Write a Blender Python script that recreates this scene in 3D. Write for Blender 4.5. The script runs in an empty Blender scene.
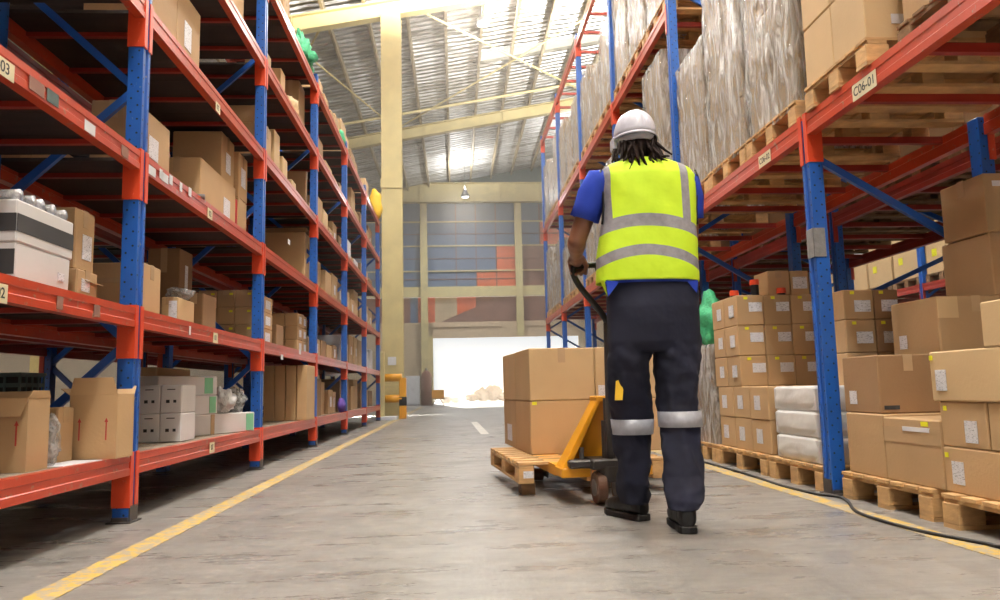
import bpy, bmesh, math, random
from mathutils import Vector, Matrix, noise
random.seed(7)
C = bpy.context.scene.collection
sc = bpy.context.scene
PI = math.pi

# ------------------------------------------------------------------ camera
F = 760.2; CH = 0.6204
pit, yaw, rol = 0.117, 0.0613, -0.0231
fw = Vector((math.sin(yaw)*math.cos(pit), math.cos(yaw)*math.cos(pit), math.sin(pit)))
rt0 = Vector((math.cos(yaw), -math.sin(yaw), 0)); up0 = rt0.cross(fw)
rt = math.cos(rol)*rt0 + math.sin(rol)*up0; up = -math.sin(rol)*rt0 + math.cos(rol)*up0
cam = bpy.data.objects.new('camera', bpy.data.cameras.new('camera')); C.objects.link(cam)
cam.matrix_world = Matrix(((rt.x, up.x, -fw.x, 0), (rt.y, up.y, -fw.y, 0), (rt.z, up.z, -fw.z, CH), (0, 0, 0, 1)))
cam.data.sensor_width = 36; cam.data.lens = F/1000*36; cam.data.clip_end = 300
sc.camera = cam

def at(x, y, X=None, Y=None, Z=None):
    """measure the photograph: the point seen at x, y that lies on one given plane"""
    d = fw + rt*(x-500)/F + up*(300-y)/F
    t = Y/d.y if Y is not None else X/d.x if X is not None else (Z-CH)/d.z
    p = d*t; p.z += CH
    return p

# ------------------------------------------------------------------ materials
def newmat(name):
    m = bpy.data.materials.new(name); m.use_nodes = True
    nt = m.node_tree; return m, nt, nt.nodes['Principled BSDF']
def srgb(r, g, b):
    f = lambda c: ((c/255+0.055)/1.055)**2.4 if c > 10 else c/255/12.92
    return (f(r), f(g), f(b), 1)
def nd(nt, t, **k):
    n = nt.nodes.new(t)
    for a, v in k.items():
        if a in n.inputs: n.inputs[a].default_value = v
        else: setattr(n, a, v)
    return n
def mix(nt, fac, a, b):
    n = nt.nodes.new('ShaderNodeMix'); n.data_type = 'RGBA'
    for s, v in ((0, fac), (6, a), (7, b)):
        if hasattr(v, 'is_output'): nt.links.new(v, n.inputs[s])
        else: n.inputs[s].default_value = v
    return n.outputs[2]
def math_(nt, op, a, b=0.0):
    n = nt.nodes.new('ShaderNodeMath'); n.operation = op
    for s, v in ((0, a), (1, b)):
        if hasattr(v, 'is_output'): nt.links.new(v, n.inputs[s])
        else: n.inputs[s].default_value = v
    return n.outputs[0]
def coords(nt, scale=(1, 1, 1), rnd=True, rot=(0, 0, 0)):
    tc = nd(nt, 'ShaderNodeTexCoord'); mp = nd(nt, 'ShaderNodeMapping')
    mp.inputs['Scale'].default_value = scale; mp.inputs['Rotation'].default_value = rot
    nt.links.new(tc.outputs['Object'], mp.inputs['Vector'])
    if rnd:
        oi = nd(nt, 'ShaderNodeObjectInfo'); v = math_(nt, 'MULTIPLY', oi.outputs['Random'], 37.0)
        nt.links.new(v, mp.inputs['Location'])
    return mp.outputs['Vector']
def ramp(nt, v, p0, p1):
    n = nd(nt, 'ShaderNodeMapRange'); n.inputs[1].default_value = p0; n.inputs[2].default_value = p1
    nt.links.new(v, n.inputs[0]); return n.outputs[0]
def noisev(nt, vec, scale, detail=3, rough=.55):
    n = nd(nt, 'ShaderNodeTexNoise', Scale=scale, Detail=detail, Roughness=rough)
    nt.links.new(vec, n.inputs['Vector']); return n.outputs[0]
def pm(name, col, rough=.6, metal=0, var=.12, scale=4, bump=0, bscale=None, col2=None, stretch=(1, 1, 1), objvar=0, spec=.5):
    m, nt, p = newmat(name)
    v = coords(nt, stretch)
    nz = ramp(nt, noisev(nt, v, scale), .3, .7)
    c2 = col2 or tuple(min(1, c*(1-var*1.6)) for c in col[:3])+(1,)
    c1 = tuple(min(1, c*(1+var*.6)) for c in col[:3])+(1,)
    o = mix(nt, nz, c1, c2)
    if objvar:
        oi = nd(nt, 'ShaderNodeObjectInfo'); hs = nd(nt, 'ShaderNodeHueSaturation')
        nt.links.new(o, hs.inputs['Color'])
        nt.links.new(ramp2(nt, oi.outputs['Random'], 1-objvar, 1+objvar), hs.inputs['Value'])
        o = hs.outputs[0]
    nt.links.new(o, p.inputs['Base Color'])
    p.inputs['Roughness'].default_value = rough; p.inputs['Metallic'].default_value = metal
    p.inputs['Specular IOR Level'].default_value = spec
    if bump:
        b = nd(nt, 'ShaderNodeBump', Strength=bump, Distance=.01)
        nt.links.new(noisev(nt, v, bscale or scale*4), b.inputs['Height']); nt.links.new(b.outputs[0], p.inputs['Normal'])
    return m
def ramp2(nt, v, o0, o1):
    n = nd(nt, 'ShaderNodeMapRange'); n.inputs[3].default_value = o0; n.inputs[4].default_value = o1
    nt.links.new(v, n.inputs[0]); return n.outputs[0]

def paint(name, col, scuff, amt=.62, rough=.38):
    """enamel with scuffs and dust of their own shape"""
    m, nt, p = newmat(name); v = coords(nt)
    base = mix(nt, ramp(nt, noisev(nt, v, 3), .3, .75), col, tuple(c*.78 for c in col[:3])+(1,))
    s = ramp(nt, noisev(nt, v, 19, 6, .7), amt, amt+.05)
    o = mix(nt, s, base, scuff)
    nt.links.new(o, p.inputs['Base Color']); p.inputs['Roughness'].default_value = rough
    b = nd(nt, 'ShaderNodeBump', Strength=.15, Distance=.004); nt.links.new(noisev(nt, v, 30), b.inputs['Height'])
    nt.links.new(b.outputs[0], p.inputs['Normal'])
    return m
def post_paint(name, col, side):
    """blue enamel with the rows of punched slots of a rack upright"""
    m, nt, p = newmat(name); v = coords(nt, rnd=False)
    base = mix(nt, ramp(nt, noisev(nt, v, 5), .35, .75), col, tuple(c*.7 for c in col[:3])+(1,))
    base = mix(nt, ramp(nt, noisev(nt, v, 14, 5, .7), .66, .7), base, srgb(120, 125, 135))
    sx = nd(nt, 'ShaderNodeSeparateXYZ'); nt.links.new(v, sx.inputs[0])
    def hole(axis, cen, zoff):
        z = math_(nt, 'MULTIPLY', math_(nt, 'ADD', sx.outputs[2], zoff), 1/.076)
        z = math_(nt, 'MULTIPLY', math_(nt, 'SUBTRACT', math_(nt, 'FRACT', z), .5), .076)
        a = math_(nt, 'SUBTRACT', axis, cen)
        r = math_(nt, 'SQRT', math_(nt, 'ADD', math_(nt, 'MULTIPLY', z, z), math_(nt, 'MULTIPLY', a, a)))
        return math_(nt, 'LESS_THAN', r, .0058)
    h = hole(sx.outputs[0], .017, 0)
    h = math_(nt, 'MAXIMUM', h, hole(sx.outputs[0], -.017, .038))
    h2 = math_(nt, 'MAXIMUM', hole(sx.outputs[1], .034, 0), hole(sx.outputs[1], -.034, 0))
    h = math_(nt, 'MAXIMUM', h, h2)
    nt.links.new(mix(nt, h, base, (.006, .006, .01, 1)), p.inputs['Base Color'])
    p.inputs['Roughness'].default_value = .36
    return m

M = {}
M['orange'] = paint('orange_enamel', srgb(216, 72, 36), srgb(150, 120, 105), .64)
M['orange_old'] = paint('worn_orange_enamel', srgb(188, 66, 38), srgb(150, 120, 104), .60, .3)
M['red_bar'] = paint('red_orange_bar_enamel', srgb(150, 42, 28), srgb(90, 50, 40), .68)
M['blue'] = post_paint('blue_enamel', srgb(26, 84, 168), 0)
M['blue_plain'] = paint('blue_brace_enamel', srgb(28, 84, 172), srgb(70, 90, 130), .68, .34)
M['steel'] = pm('galvanised_steel', srgb(150, 150, 150), .35, .8, .1, 8)
M['card'] = pm('cardboard', srgb(182, 149, 109), .75, 0, .07, 2.2, .12, 60, objvar=.11)
M['card_dark'] = pm('dark_cardboard', srgb(146, 113, 80), .78, 0, .08, 2.2, .12, 60, objvar=.1)
M['card_light'] = pm('light_cardboard', srgb(200, 170, 128), .72, 0, .06, 2.2, .1, 60, objvar=.06)
M['card_white'] = pm('white_carton_board', srgb(214, 212, 212), .6, 0, .05, 3, .08, 50, objvar=.04)
M['card_red'] = pm('red_carton_board', srgb(176, 34, 36), .6, 0, .1, 3)
M['black_print'] = pm('black_ink', srgb(44, 43, 45), .55, 0, .1, 5)
M['red_print'] = pm('red_ink', srgb(176, 48, 42), .6, 0, .1, 5)
M['green_print'] = pm('green_ink', srgb(126, 190, 150), .6, 0, .1, 5)
M['yellow_tag'] = pm('yellow_sticker', srgb(226, 222, 36), .5, 0, .03, 5)
M['paper'] = pm('white_paper', srgb(226, 226, 230), .6, 0, .03, 5)
M['cream'] = pm('cream_label_paper', srgb(226, 214, 178), .55, 0, .06, 9)
M['wood'] = pm('pallet_wood', srgb(198, 158, 108), .75, 0, .22, 3, .3, 18, stretch=(2, 2, 6), objvar=.14)
M['wood_dull'] = pm('shade_dark_pallet_wood', srgb(122, 94, 64), .8, 0, .25, 3, .3, 18, stretch=(2, 2, 6), objvar=.15)  # darker copy of the pallet wood, shade put into its colour
M['deck'] = pm('shelf_board', srgb(140, 120, 98), .75, 0, .28, 3.5, .2, 14, stretch=(1, 4, 1))
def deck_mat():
    m, nt, p = newmat('film_faced_board_shaded_under'); v = coords(nt, (1, 4, 1))
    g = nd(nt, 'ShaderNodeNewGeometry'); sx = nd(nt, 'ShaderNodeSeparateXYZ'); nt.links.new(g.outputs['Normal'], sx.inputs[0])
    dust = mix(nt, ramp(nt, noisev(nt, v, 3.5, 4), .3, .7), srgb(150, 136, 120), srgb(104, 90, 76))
    under = mix(nt, ramp(nt, noisev(nt, v, 5, 4), .3, .7), srgb(48, 35, 30), srgb(32, 24, 21))  # underside painted darker to carry the shade below the shelf
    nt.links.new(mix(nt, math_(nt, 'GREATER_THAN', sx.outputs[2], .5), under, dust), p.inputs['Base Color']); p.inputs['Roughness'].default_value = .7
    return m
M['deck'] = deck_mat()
M['tape'] = pm('clear_packing_tape', srgb(186, 158, 124), .16, 0, .05, 5, .15, 20)
M['cream_steel'] = paint('cream_steel_paint', srgb(214, 196, 138), srgb(180, 160, 110), .68, .5)
M['column_paint'] = paint('column_cream_paint', srgb(208, 190, 134), srgb(186, 168, 116), .66, .5)
M['purlin'] = pm('purlin_steel', srgb(176, 160, 130), .5, .2, .15, 3)
M['yellow_paint'] = paint('truck_yellow_enamel', srgb(240, 166, 34), srgb(190, 130, 50), .68, .36)
M['black_metal'] = paint('black_painted_metal', srgb(58, 52, 50), srgb(110, 100, 92), .66, .45)
M['rubber'] = pm('brown_wheel_polyurethane', srgb(104, 74, 58), .5, 0, .15, 9)
M['black_rubber'] = pm('black_rubber', srgb(20, 18, 18), .5, 0, .2, 9, spec=.3)
M['leather'] = pm('black_leather', srgb(13, 11, 11), .32, 0, .25, 14, .3, 30, spec=.35)
M['skin'] = pm('brown_skin', srgb(116, 74, 54), .48, 0, .12, 12, .06, 60)
M['hair'] = pm('dark_brown_hair', srgb(30, 18, 15), .8, 0, .3, 60, .3, 90, spec=.15)
M['navy'] = pm('navy_twill', srgb(23, 25, 41), .85, 0, .2, 5, .9, 7, spec=.25)
M['shirt'] = pm('royal_blue_cotton', srgb(34, 58, 160), .85, 0, .12, 6, .5, 10, spec=.25)
M['helmet'] = pm('white_helmet_plastic', srgb(214, 214, 228), .3, 0, .03, 6)
M['grey_plastic'] = pm('grey_plastic', srgb(168, 170, 178), .45, 0, .06, 6)
M['reflect'] = pm('silver_reflective_tape', srgb(150, 150, 156), .42, .15, .14, 20, .3, 26)
M['reflect_light'] = pm('bright_reflective_tape', srgb(178, 180, 190), .4, .1, .14, 26, .3, 30)
M['yellow_flat'] = paint('floor_line_paint', srgb(204, 170, 78), srgb(160, 148, 128), .47, .6)
M['white_flat'] = paint('white_line_paint', srgb(232, 228, 220), srgb(190, 184, 174), .6, .6)
M['green_net'] = pm('green_netting', srgb(62, 168, 118), .7, 0, .25, 20, .5, 60)
M['crate_green'] = pm('dark_green_crate_plastic', srgb(58, 76, 72), .5, 0, .15, 12)
M['foil'] = pm('grey_bubble_roll', srgb(190, 192, 198), .25, .35, .2, 30, .8, 60)
M['grey_wall'] = pm('painted_render', srgb(176, 162, 144), .85, 0, .08, 1)
M['panel_blue'] = pm('slate_blue_louvre_panel', srgb(84, 106, 136), .6, 0, .1, 1.5)
M['panel_orange'] = pm('orange_wall_panel', srgb(216, 104, 58), .7, 0, .1, 2)
M['panel_brown'] = pm('brown_wall_panel', srgb(132, 92, 78), .8, 0, .12, 2)
M['panel_tan'] = pm('tan_wall_panel', srgb(190, 168, 136), .8, 0, .1, 2)
M['mullion'] = pm('rust_red_mullion', srgb(120, 72, 66), .6, 0, .1, 4)
M['door_header'] = pm('pale_door_header', srgb(206, 180, 148), .7, 0, .08, 2)
M['asphalt'] = pm('bright_yard_concrete', srgb(215, 208, 198), .8, 0, .06, .6)
M['hedge'] = pm('dry_brown_foliage', srgb(150, 116, 92), .9, 0, .3, 8, .6, 14)
M['purple'] = pm('purple_cloth', srgb(90, 60, 150), .8, 0, .2, 8)
M['yellow_bag'] = pm('yellow_sack', srgb(236, 190, 40), .6, 0, .1, 8)
M['grey_cloth'] = pm('grey_tape_wrap', srgb(128, 126, 126), .5, 0, .15, 20, .4, 30)

def film_mat(name, col, alpha, rot, sc3=(1, 1, 1), white=None, lo=.42, hi=.66):
    """plastic film: denser in folds, with white highlight streaks painted into its colour"""
    m, nt, p = newmat(name)
    v = coords(nt, sc3, True, rot)
    w = nd(nt, 'ShaderNodeTexNoise', Scale=2.2, Detail=5.0, Roughness=.6, Distortion=1.1); nt.links.new(v, w.inputs['Vector'])
    b = nd(nt, 'ShaderNodeBump', Strength=1.0, Distance=.09); nt.links.new(w.outputs[0], b.inputs['Height'])
    nt.links.new(b.outputs[0], p.inputs['Normal'])
    a = ramp(nt, w.outputs[0], lo, hi)  # mask of the painted highlight streaks
    nt.links.new(mix(nt, a, col, white or srgb(232, 230, 228)), p.inputs['Base Color']); p.inputs['Roughness'].default_value = .2
    nt.links.new(ramp2(nt, a, alpha*.75, min(1, alpha*1.35)), p.inputs['Alpha'])
    return m
M['film'] = film_mat('stretch_film', srgb(164, 155, 145), .66, (.75, .35, .5), (7, 7, 1.5))
M['film_white'] = film_mat('white_poly_sheet', srgb(220, 220, 220), .97, (.2, .9, .3), (2, 2, 2))
M['white_wrap'] = pm('white_poly_wrap', srgb(234, 233, 232), .28, 0, .05, 3, .9, 5)
M['film_bag'] = film_mat('clear_poly_bag', srgb(205, 205, 205), .45, (.2, .9, .3), (8, 8, 8))
M['film_thin'] = film_mat('thin_clear_film', srgb(200, 200, 204), .28, (.2, .9, .3), (8, 8, 8))

def label_mat():
    m, nt, p = newmat('printed_paper_label')
    v = coords(nt)
    br = nd(nt, 'ShaderNodeTexNoise', Scale=1.0, Detail=4.0, Roughness=.8)
    mp = nd(nt, 'ShaderNodeMapping'); mp.inputs['Scale'].default_value = (60, 60, 260)
    nt.links.new(v, mp.inputs[0]); nt.links.new(mp.outputs[0], br.inputs['Vector'])
    s = ramp(nt, br.outputs[0], .56, .6)
    nt.links.new(mix(nt, s, srgb(226, 226, 232), srgb(120, 120, 128)), p.inputs['Base Color']); p.inputs['Roughness'].default_value = .5
    return m
M['label'] = label_mat()

def floor_mat():
    m, nt, p = newmat('worn_concrete')
    tc = nd(nt, 'ShaderNodeTexCoord'); v = tc.outputs['Object']
    def mapped(sx, sy, rz=0):
        mp = nd(nt, 'ShaderNodeMapping'); mp.inputs['Scale'].default_value = (sx, sy, 1); mp.inputs['Rotation'].default_value = (0, 0, rz); nt.links.new(v, mp.inputs[0]); return mp.outputs[0]
    a = noisev(nt, v, .7, 6, .62); b = noisev(nt, v, 6, 8, .72); st = noisev(nt, mapped(1.2, 4.5, .15), 1.2, 7, .7); sk = noisev(nt, mapped(7, .6), 1.1, 6, .7)
    c = mix(nt, ramp(nt, a, .34, .66), srgb(142, 138, 134), srgb(112, 108, 104))
    c = mix(nt, math_(nt, 'MULTIPLY', ramp(nt, b, .4, .7), .6), c, srgb(160, 156, 152))
    c = mix(nt, math_(nt, 'MULTIPLY', ramp(nt, st, .5, .66), .5), c, srgb(92, 88, 84))
    c = mix(nt, math_(nt, 'MULTIPLY', ramp(nt, sk, .56, .68), .35), c, srgb(84, 80, 76))
    nt.links.new(c, p.inputs['Base Color'])
    nt.links.new(ramp2(nt, ramp(nt, st, .35, .65), .2, .5), p.inputs['Roughness'])
    bp = nd(nt, 'ShaderNodeBump', Strength=.35, Distance=.012); nt.links.new(b, bp.inputs['Height'])
    nt.links.new(bp.outputs[0], p.inputs['Normal'])
    return m
M['floor'] = floor_mat()
def roof_mat():
    m, nt, p = newmat('foil_roof_insulation')
    tc = nd(nt, 'ShaderNodeTexCoord'); v = tc.outputs['Object']
    mp = nd(nt, 'ShaderNodeMapping'); mp.inputs['Scale'].default_value = (.35, 3.2, 1); nt.links.new(v, mp.inputs[0])
    a = noisev(nt, mp.outputs[0], 1.3, 6, .7)
    nt.links.new(mix(nt, ramp(nt, a, .40, .64), srgb(250, 249, 247), srgb(158, 150, 140)), p.inputs['Base Color'])
    p.inputs['Metallic'].default_value = .1; p.inputs['Roughness'].default_value = .45
    wv = nd(nt, 'ShaderNodeTexWave', Scale=1.15, Distortion=2.5, Detail=3.0); wv.bands_direction = 'Y'
    wv.inputs['Detail Scale'].default_value = 1.5
    nt.links.new(v, wv.inputs['Vector'])
    bp = nd(nt, 'ShaderNodeBump', Strength=1.0, Distance=.2); nt.links.new(wv.outputs[1], bp.inputs['Height'])
    nt.links.new(bp.outputs[0], p.inputs['Normal'])
    return m
M['roof'] = roof_mat()

# ------------------------------------------------------------------ mesh helpers
class MB:
    def __init__(s): s.v = []; s.f = []
    def add(s, vs, fs):
        n = len(s.v); s.v += [tuple(v) for v in vs]; s.f += [tuple(i+n for i in f) for f in fs]; return s
    def box(s, x0, x1, y0, y1, z0, z1):
        return s.add([(x, y, z) for z in (z0, z1) for y in (y0, y1) for x in (x0, x1)],
                     [(0, 2, 3, 1), (4, 5, 7, 6), (0, 1, 5, 4), (2, 6, 7, 3), (0, 4, 6, 2), (1, 3, 7, 5)])
    def prism(s, pts, a0, a1, axis='z'):
        n = len(pts)
        def mk(p, a): return (p[0], p[1], a) if axis == 'z' else (p[0], a, p[1]) if axis == 'y' else (a, p[0], p[1])
        vs = [mk(p, a0) for p in pts]+[mk(p, a1) for p in pts]
        return s.add(vs, [tuple(range(n))[::-1], tuple(range(n, 2*n))]+[(i, (i+1) % n, n+(i+1) % n, n+i) for i in range(n)])
    def loft(s, rings, cap=True, closed=True):
        n = len(rings[0]); vs = [p for r in rings for p in r]; fs = []
        for k in range(len(rings)-1):
            for i in range(n if closed else n-1):
                j = (i+1) % n; fs.append((k*n+i, k*n+j, (k+1)*n+j, (k+1)*n+i))
        if cap: fs += [tuple(range(n))[::-1], tuple(range((len(rings)-1)*n, len(rings)*n))]
        return s.add(vs, fs)
    def tube(s, pts, rad, n=10, cap=True):
        pts = [Vector(p) for p in pts]; rads = rad if isinstance(rad, (list, tuple)) else [rad]*len(pts)
        rings = []; ref = None
        for i, p in enumerate(pts):
            t = (pts[min(i+1, len(pts)-1)]-pts[max(i-1, 0)]).normalized()
            if ref is None: ref = Vector((0, 0, 1)) if abs(t.z) < .9 else Vector((1, 0, 0))
            u = (ref-t*ref.dot(t)).normalized(); w = t.cross(u); ref = u
            rings.append([p+(u*math.cos(2*PI*k/n)+w*math.sin(2*PI*k/n))*rads[i] for k in range(n)])
        return s.loft(rings, cap)
    def ball(s, c, r, n=12, sx=1, sy=1, sz=1):
        c = Vector(c); rings = []
        for i in range(1, n//2+1):
            a = PI*i/(n//2+1)
            rings.append([c+Vector((r*sx*math.sin(a)*math.cos(2*PI*k/n), r*sy*math.sin(a)*math.sin(2*PI*k/n), -r*sz*math.cos(a))) for k in range(n)])
        return s.loft(rings)
    def limb(s, pts, rads, n=14):
        """tapering limb with round ends"""
        s.tube(pts, rads, n)
        for p, r in zip(pts, rads): s.ball(p, r*.995, n)
        return s
    def build(s, name, mat, parent=None, loc=(0, 0, 0), rz=0, smooth=False, bevel=0, jitter=0, cuts=0):
        me = bpy.data.meshes.new(name); me.from_pydata(s.v, [], s.f)
        bm = bmesh.new(); bm.from_mesh(me); bmesh.ops.recalc_face_normals(bm, faces=bm.faces)
        if bevel:
            bmesh.ops.bevel(bm, geom=[e for e in bm.edges if e.is_manifold and e.calc_face_angle(0) > .6], offset=bevel, segments=1, affect='EDGES', clamp_overlap=True)
        if jitter:
            for v in bm.verts:
                v.co += Vector((random.uniform(-1, 1), random.uniform(-1, 1), random.uniform(-.5, .5)))*jitter
        bm.to_mesh(me); bm.free()
        me.materials.append(mat)
        if smooth:
            for p in me.polygons: p.use_smooth = True
        o = bpy.data.objects.new(name, me); C.objects.link(o)
        o.location = loc; o.rotation_euler = (0, 0, rz)
        if parent: o.parent = parent
        return o

used = {}
def tag(o, label=None, cat=None, group=None, kind=None):
    if label:
        k = (label, group)
        if label in used and used[label] != group: print('DUPLABEL', label)
        if label in used and not group: print('DUPLABEL', label)
        used[label] = group
        n = len(label.split())
        if n < 4 or n > 16: print('LABELLEN', n, label)
        o['label'] = label
    if cat: o['category'] = cat
    if group: o['group'] = group
    if kind: o['kind'] = kind
    return o
def empty(name, label, cat, loc=(0, 0, 0), rz=0, group=None):
    o = bpy.data.objects.new(name, None); C.objects.link(o); o.location = loc; o.rotation_euler = (0, 0, rz)
    return tag(o, label, cat, group)
def copy_tree(o, parent=None):
    c = o.copy(); C.objects.link(c); c.parent = parent
    for ch in [x for x in C.objects if x.parent == o]: copy_tree(ch, c)
    return c
def struct(name, mb, mat, **k): return tag(mb.build(name, mat, **k), kind='structure')

# ------------------------------------------------------------------ racks
def post_profile(s):
    # s = +1 : aisle face looks to +X.  groove on the aisle face
    p = [(-.04, -.0475), (.04, -.0475), (.04, -.018), (.028, -.014), (.028, .014), (.04, .018), (.04, .0475), (-.04, .0475)]
    return [(x*s, y) for x, y in p]
def text(s, size, mat, parent, loc, rot):
    cu = bpy.data.curves.new('printed_text', 'FONT'); cu.body = s; cu.size = size; cu.extrude = .0003
    cu.align_x = 'CENTER'; cu.align_y = 'CENTER'; cu.space_character = 1.0; cu.offset = .0006
    cu.materials.append(mat)
    t = bpy.data.objects.new('text_curve', cu); C.objects.link(t)
    bpy.context.view_layer.update()
    me = bpy.data.meshes.new_from_object(t.evaluated_get(bpy.context.evaluated_depsgraph_get()))
    bpy.data.objects.remove(t)
    o = bpy.data.objects.new('printed_text', me); C.objects.link(o); o.parent = parent; o.location = loc; o.rotation_euler = rot
    return o

def make_rack(label, s, xf, depth, ys, levels, bh, node0, node_dz, post_top, deck=True, detail=True, start={}, skip=set(), group=None):
    """s=+1 when the aisle lies on the +X side of the row"""
    root = empty('pallet_rack', label, 'pallet rack', (xf, ys[0], 0), 0, group)
    xr = -s*depth
    sideM = M['blue']
    protos = {}
    def inst(key, fn):
        if key not in protos: protos[key] = fn(); return protos[key]
        o = protos[key].copy(); C.objects.link(o); o.parent = root; return o
    Y0 = ys[0]
    for k, y in enumerate(ys):
        top = post_top[k] if isinstance(post_top, list) else post_top
        for j, xo in enumerate((-s*.04, xr+s*.04)):
            def mk(j=j, top=top):
                return MB().prism(post_profile(s if j == 0 else -s), 0, top).build('upright_post', sideM, root, bevel=.002)
            o = inst(('post', j, top), mk); o.location = (xo, y-Y0, 0)
            def mkf(): return MB().box(-.06, .06, -.07, .07, 0, .008).build('foot_plate', M['black_metal'], root)
            if detail:
                o = inst(('foot',), mkf); o.location = (xo, y-Y0, 0)
                if j == 0:
                    def mkg():
                        return MB().box(.041, .047, -.046, .046, 0, .075).box(-.041, .041, -.0535, -.0485, 0, .02).build('toe_guard', M['black_metal'], root)
                    o = inst(('toe',), mkg); o.location = (xo, y-Y0, 0.008)
                    if s < 0: o.scale.x = -1
        # zigzag bracing
        z = node0 if k > 1 or s > 0 else node0+2*node_dz; front = False; a, b = -s*.05, xr+s*.05
        n = 0
        while z+node_dz < top-.02 and n < 20:
            x0, x1 = (a, b) if front else (b, a)
            def mkb(x0=x0, x1=x1):
                L = math.hypot(x1-x0, node_dz); ang = math.atan2(node_dz, x1-x0)
                m = MB().prism([(-.0, -.02), (L, -.02), (L, .02), (0, .02)], -.014, .014, 'y')
                m.v = [(x0+px*math.cos(ang)-pz*math.sin(ang), py, px*math.sin(ang)+pz*math.cos(ang)) for px, py, pz in m.v]
                if detail:
                    m.tube([(x0, -.05, .0), (x0, -.045, .0)], .009, 8)
                return m.build('frame_brace', M['blue_plain'], root)
            o = inst(('brace', front), mkb); o.location = (0, y-Y0, z)
            z += node_dz; front = not front; n += 1
    BL = ys[1]-ys[0]-.095
    for k in range(len(ys)-1):
        ym = (ys[k]+ys[k+1])/2-Y0
        for li, z in enumerate(levels):
            if (k, li) in skip: continue
            for j in (0, 1):
                sg = s if j == 0 else -s
                def mk(sg=sg, j=j):
                    pr = [(0, 0), (sg*.004, 0), (sg*.004, bh*.32), (0, bh*.36), (0, bh*.64), (sg*.004, bh*.68), (sg*.004, bh), (-sg*.042, bh), (-sg*.042, bh*.6), (-sg*.048, bh*.55), (-sg*.048, 0)]
                    m = MB().prism(pr, -BL/2, BL/2, 'y')
                    if not detail or j == 1:
                        for e in (-1, 1): m.box(-.03 if sg > 0 else -.01, .01 if sg > 0 else .03, e*BL/2-.006, e*BL/2+.006, -.15, bh+.01)
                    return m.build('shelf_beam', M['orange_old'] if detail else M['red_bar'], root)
                key = ('beam', j)
                first = key not in protos
                o = inst(key, mk); o.location = (0 if j == 0 else xr, ym, z)
                if detail and j == 0:
                    for e in (-1, 1):
                        ck = ('conn', e)
                        if ck not in protos:
                            m = MB()
                            y1 = e*BL/2; y0, y2 = sorted((y1, y1-e*.006)); m.box(*sorted((s*.006, -s*.084)), y0, y2, -.16, bh+.015)
                            y0, y2 = sorted((y1-e*.004, y1+e*.034)); m.box(*sorted((s*.0015, s*.007)), y0, y2, -.16, bh+.015)
                            for zz in (-.13, -.03): m.tube([(-s*.03, y1-e*.0062, zz), (-s*.03, y1-e*.009, zz)], .006, 8)
                            protos[ck] = m.build('connector', M['orange'], o)
                        else:
                            c = protos[ck].copy(); C.objects.link(c); c.parent = o
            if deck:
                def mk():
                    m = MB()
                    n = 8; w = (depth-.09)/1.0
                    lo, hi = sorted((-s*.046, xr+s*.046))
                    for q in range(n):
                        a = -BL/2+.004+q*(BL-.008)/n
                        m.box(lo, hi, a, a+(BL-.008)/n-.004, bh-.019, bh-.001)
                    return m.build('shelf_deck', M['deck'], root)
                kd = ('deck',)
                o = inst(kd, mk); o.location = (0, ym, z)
                for q in range(5):
                    y = -BL/2+BL*(q+.5)/5
                    if ('bars',) not in protos:
                        lo, hi = sorted((-s*.03, xr+s*.03))
                        protos[('bars',)] = MB().box(lo, hi, -.016, .016, bh-.045, bh-.0195).build('cross_bar', M['red_bar'], o, (0, y, 0))
                    else:
                        c = protos[('bars',)].copy(); C.objects.link(c); c.parent = o; c.location = (0, y, 0)
            elif detail or li < 3:
                def mk():
                    lo, hi = sorted((-s*.03, xr+s*.03))
                    return MB().box(lo, hi, -.02, .02, bh-.045, bh-.001).build('support_bar', M['red_bar'], root)
                for q in range(4):
                    o = inst(('sbar',), mk); o.location = (0, ym-BL/2+BL*(q+.5)/4, z)
    return root

XL, YL, DL = -1.639, 4.045, 2.562
LZ = [.235, .981, 1.812, 2.65, 3.494, 4.321]; BH = .1
LD = [z+BH for z in LZ]
ysl = [YL+DL*k for k in range(-1, 6)]
rackL = make_rack('long blue and orange boltless rack of six shelves lining the left of aisle', 1, XL, .84, ysl, LZ, BH, .2225, .6825, 4.55)
rackL2 = make_rack('dim second rack standing back to back behind the left rack', -1, -3.44, .82, ysl, LZ[:5], BH, .2225, .6825, 4.55, detail=False)
ysl3 = [YL+DL*k for k in range(-1, 3)]
rackL3 = make_rack('far rack across the next aisle, glimpsed under the left shelves', 1, -6.6, .8, ysl3, LZ[:3], BH, .2225, .6825, 3.4, detail=False)

XR, YR, DR = 2.066, 4.209, 2.543
RZ = [2.046, 4.10, 6.165]; RBH = .12
RD = [z+RBH for z in RZ]
ysr = [YR+DR*k for k in range(-1, 6)]
skipR = {(0, 1), (1, 1), (0, 2), (1, 2)}
rackR = make_rack('tall blue and orange pallet rack holding wrapped loads on the right of aisle', -1, XR, 1.12, ysr, RZ, RBH, .07, .62,
                  [2.155, 2.155, 6.4, 6.4, 6.4, 6.4, 6.4], deck=False, skip=skipR)
rackR2 = make_rack('dim pallet rack standing back to back behind the right rack', 1, 5.06, 1.54, ysr, RZ[:2], RBH, .07, .62, 4.3, deck=False, detail=False)
ysr3 = [YR+DR*k for k in range(1, 6)]
rackR3 = make_rack('distant rack beyond the next aisle, seen past the right rack', -1, 7.6, 1.0, ysr3, RZ[:2], RBH, .07, .62, 4.4, deck=False, detail=False)

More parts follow.
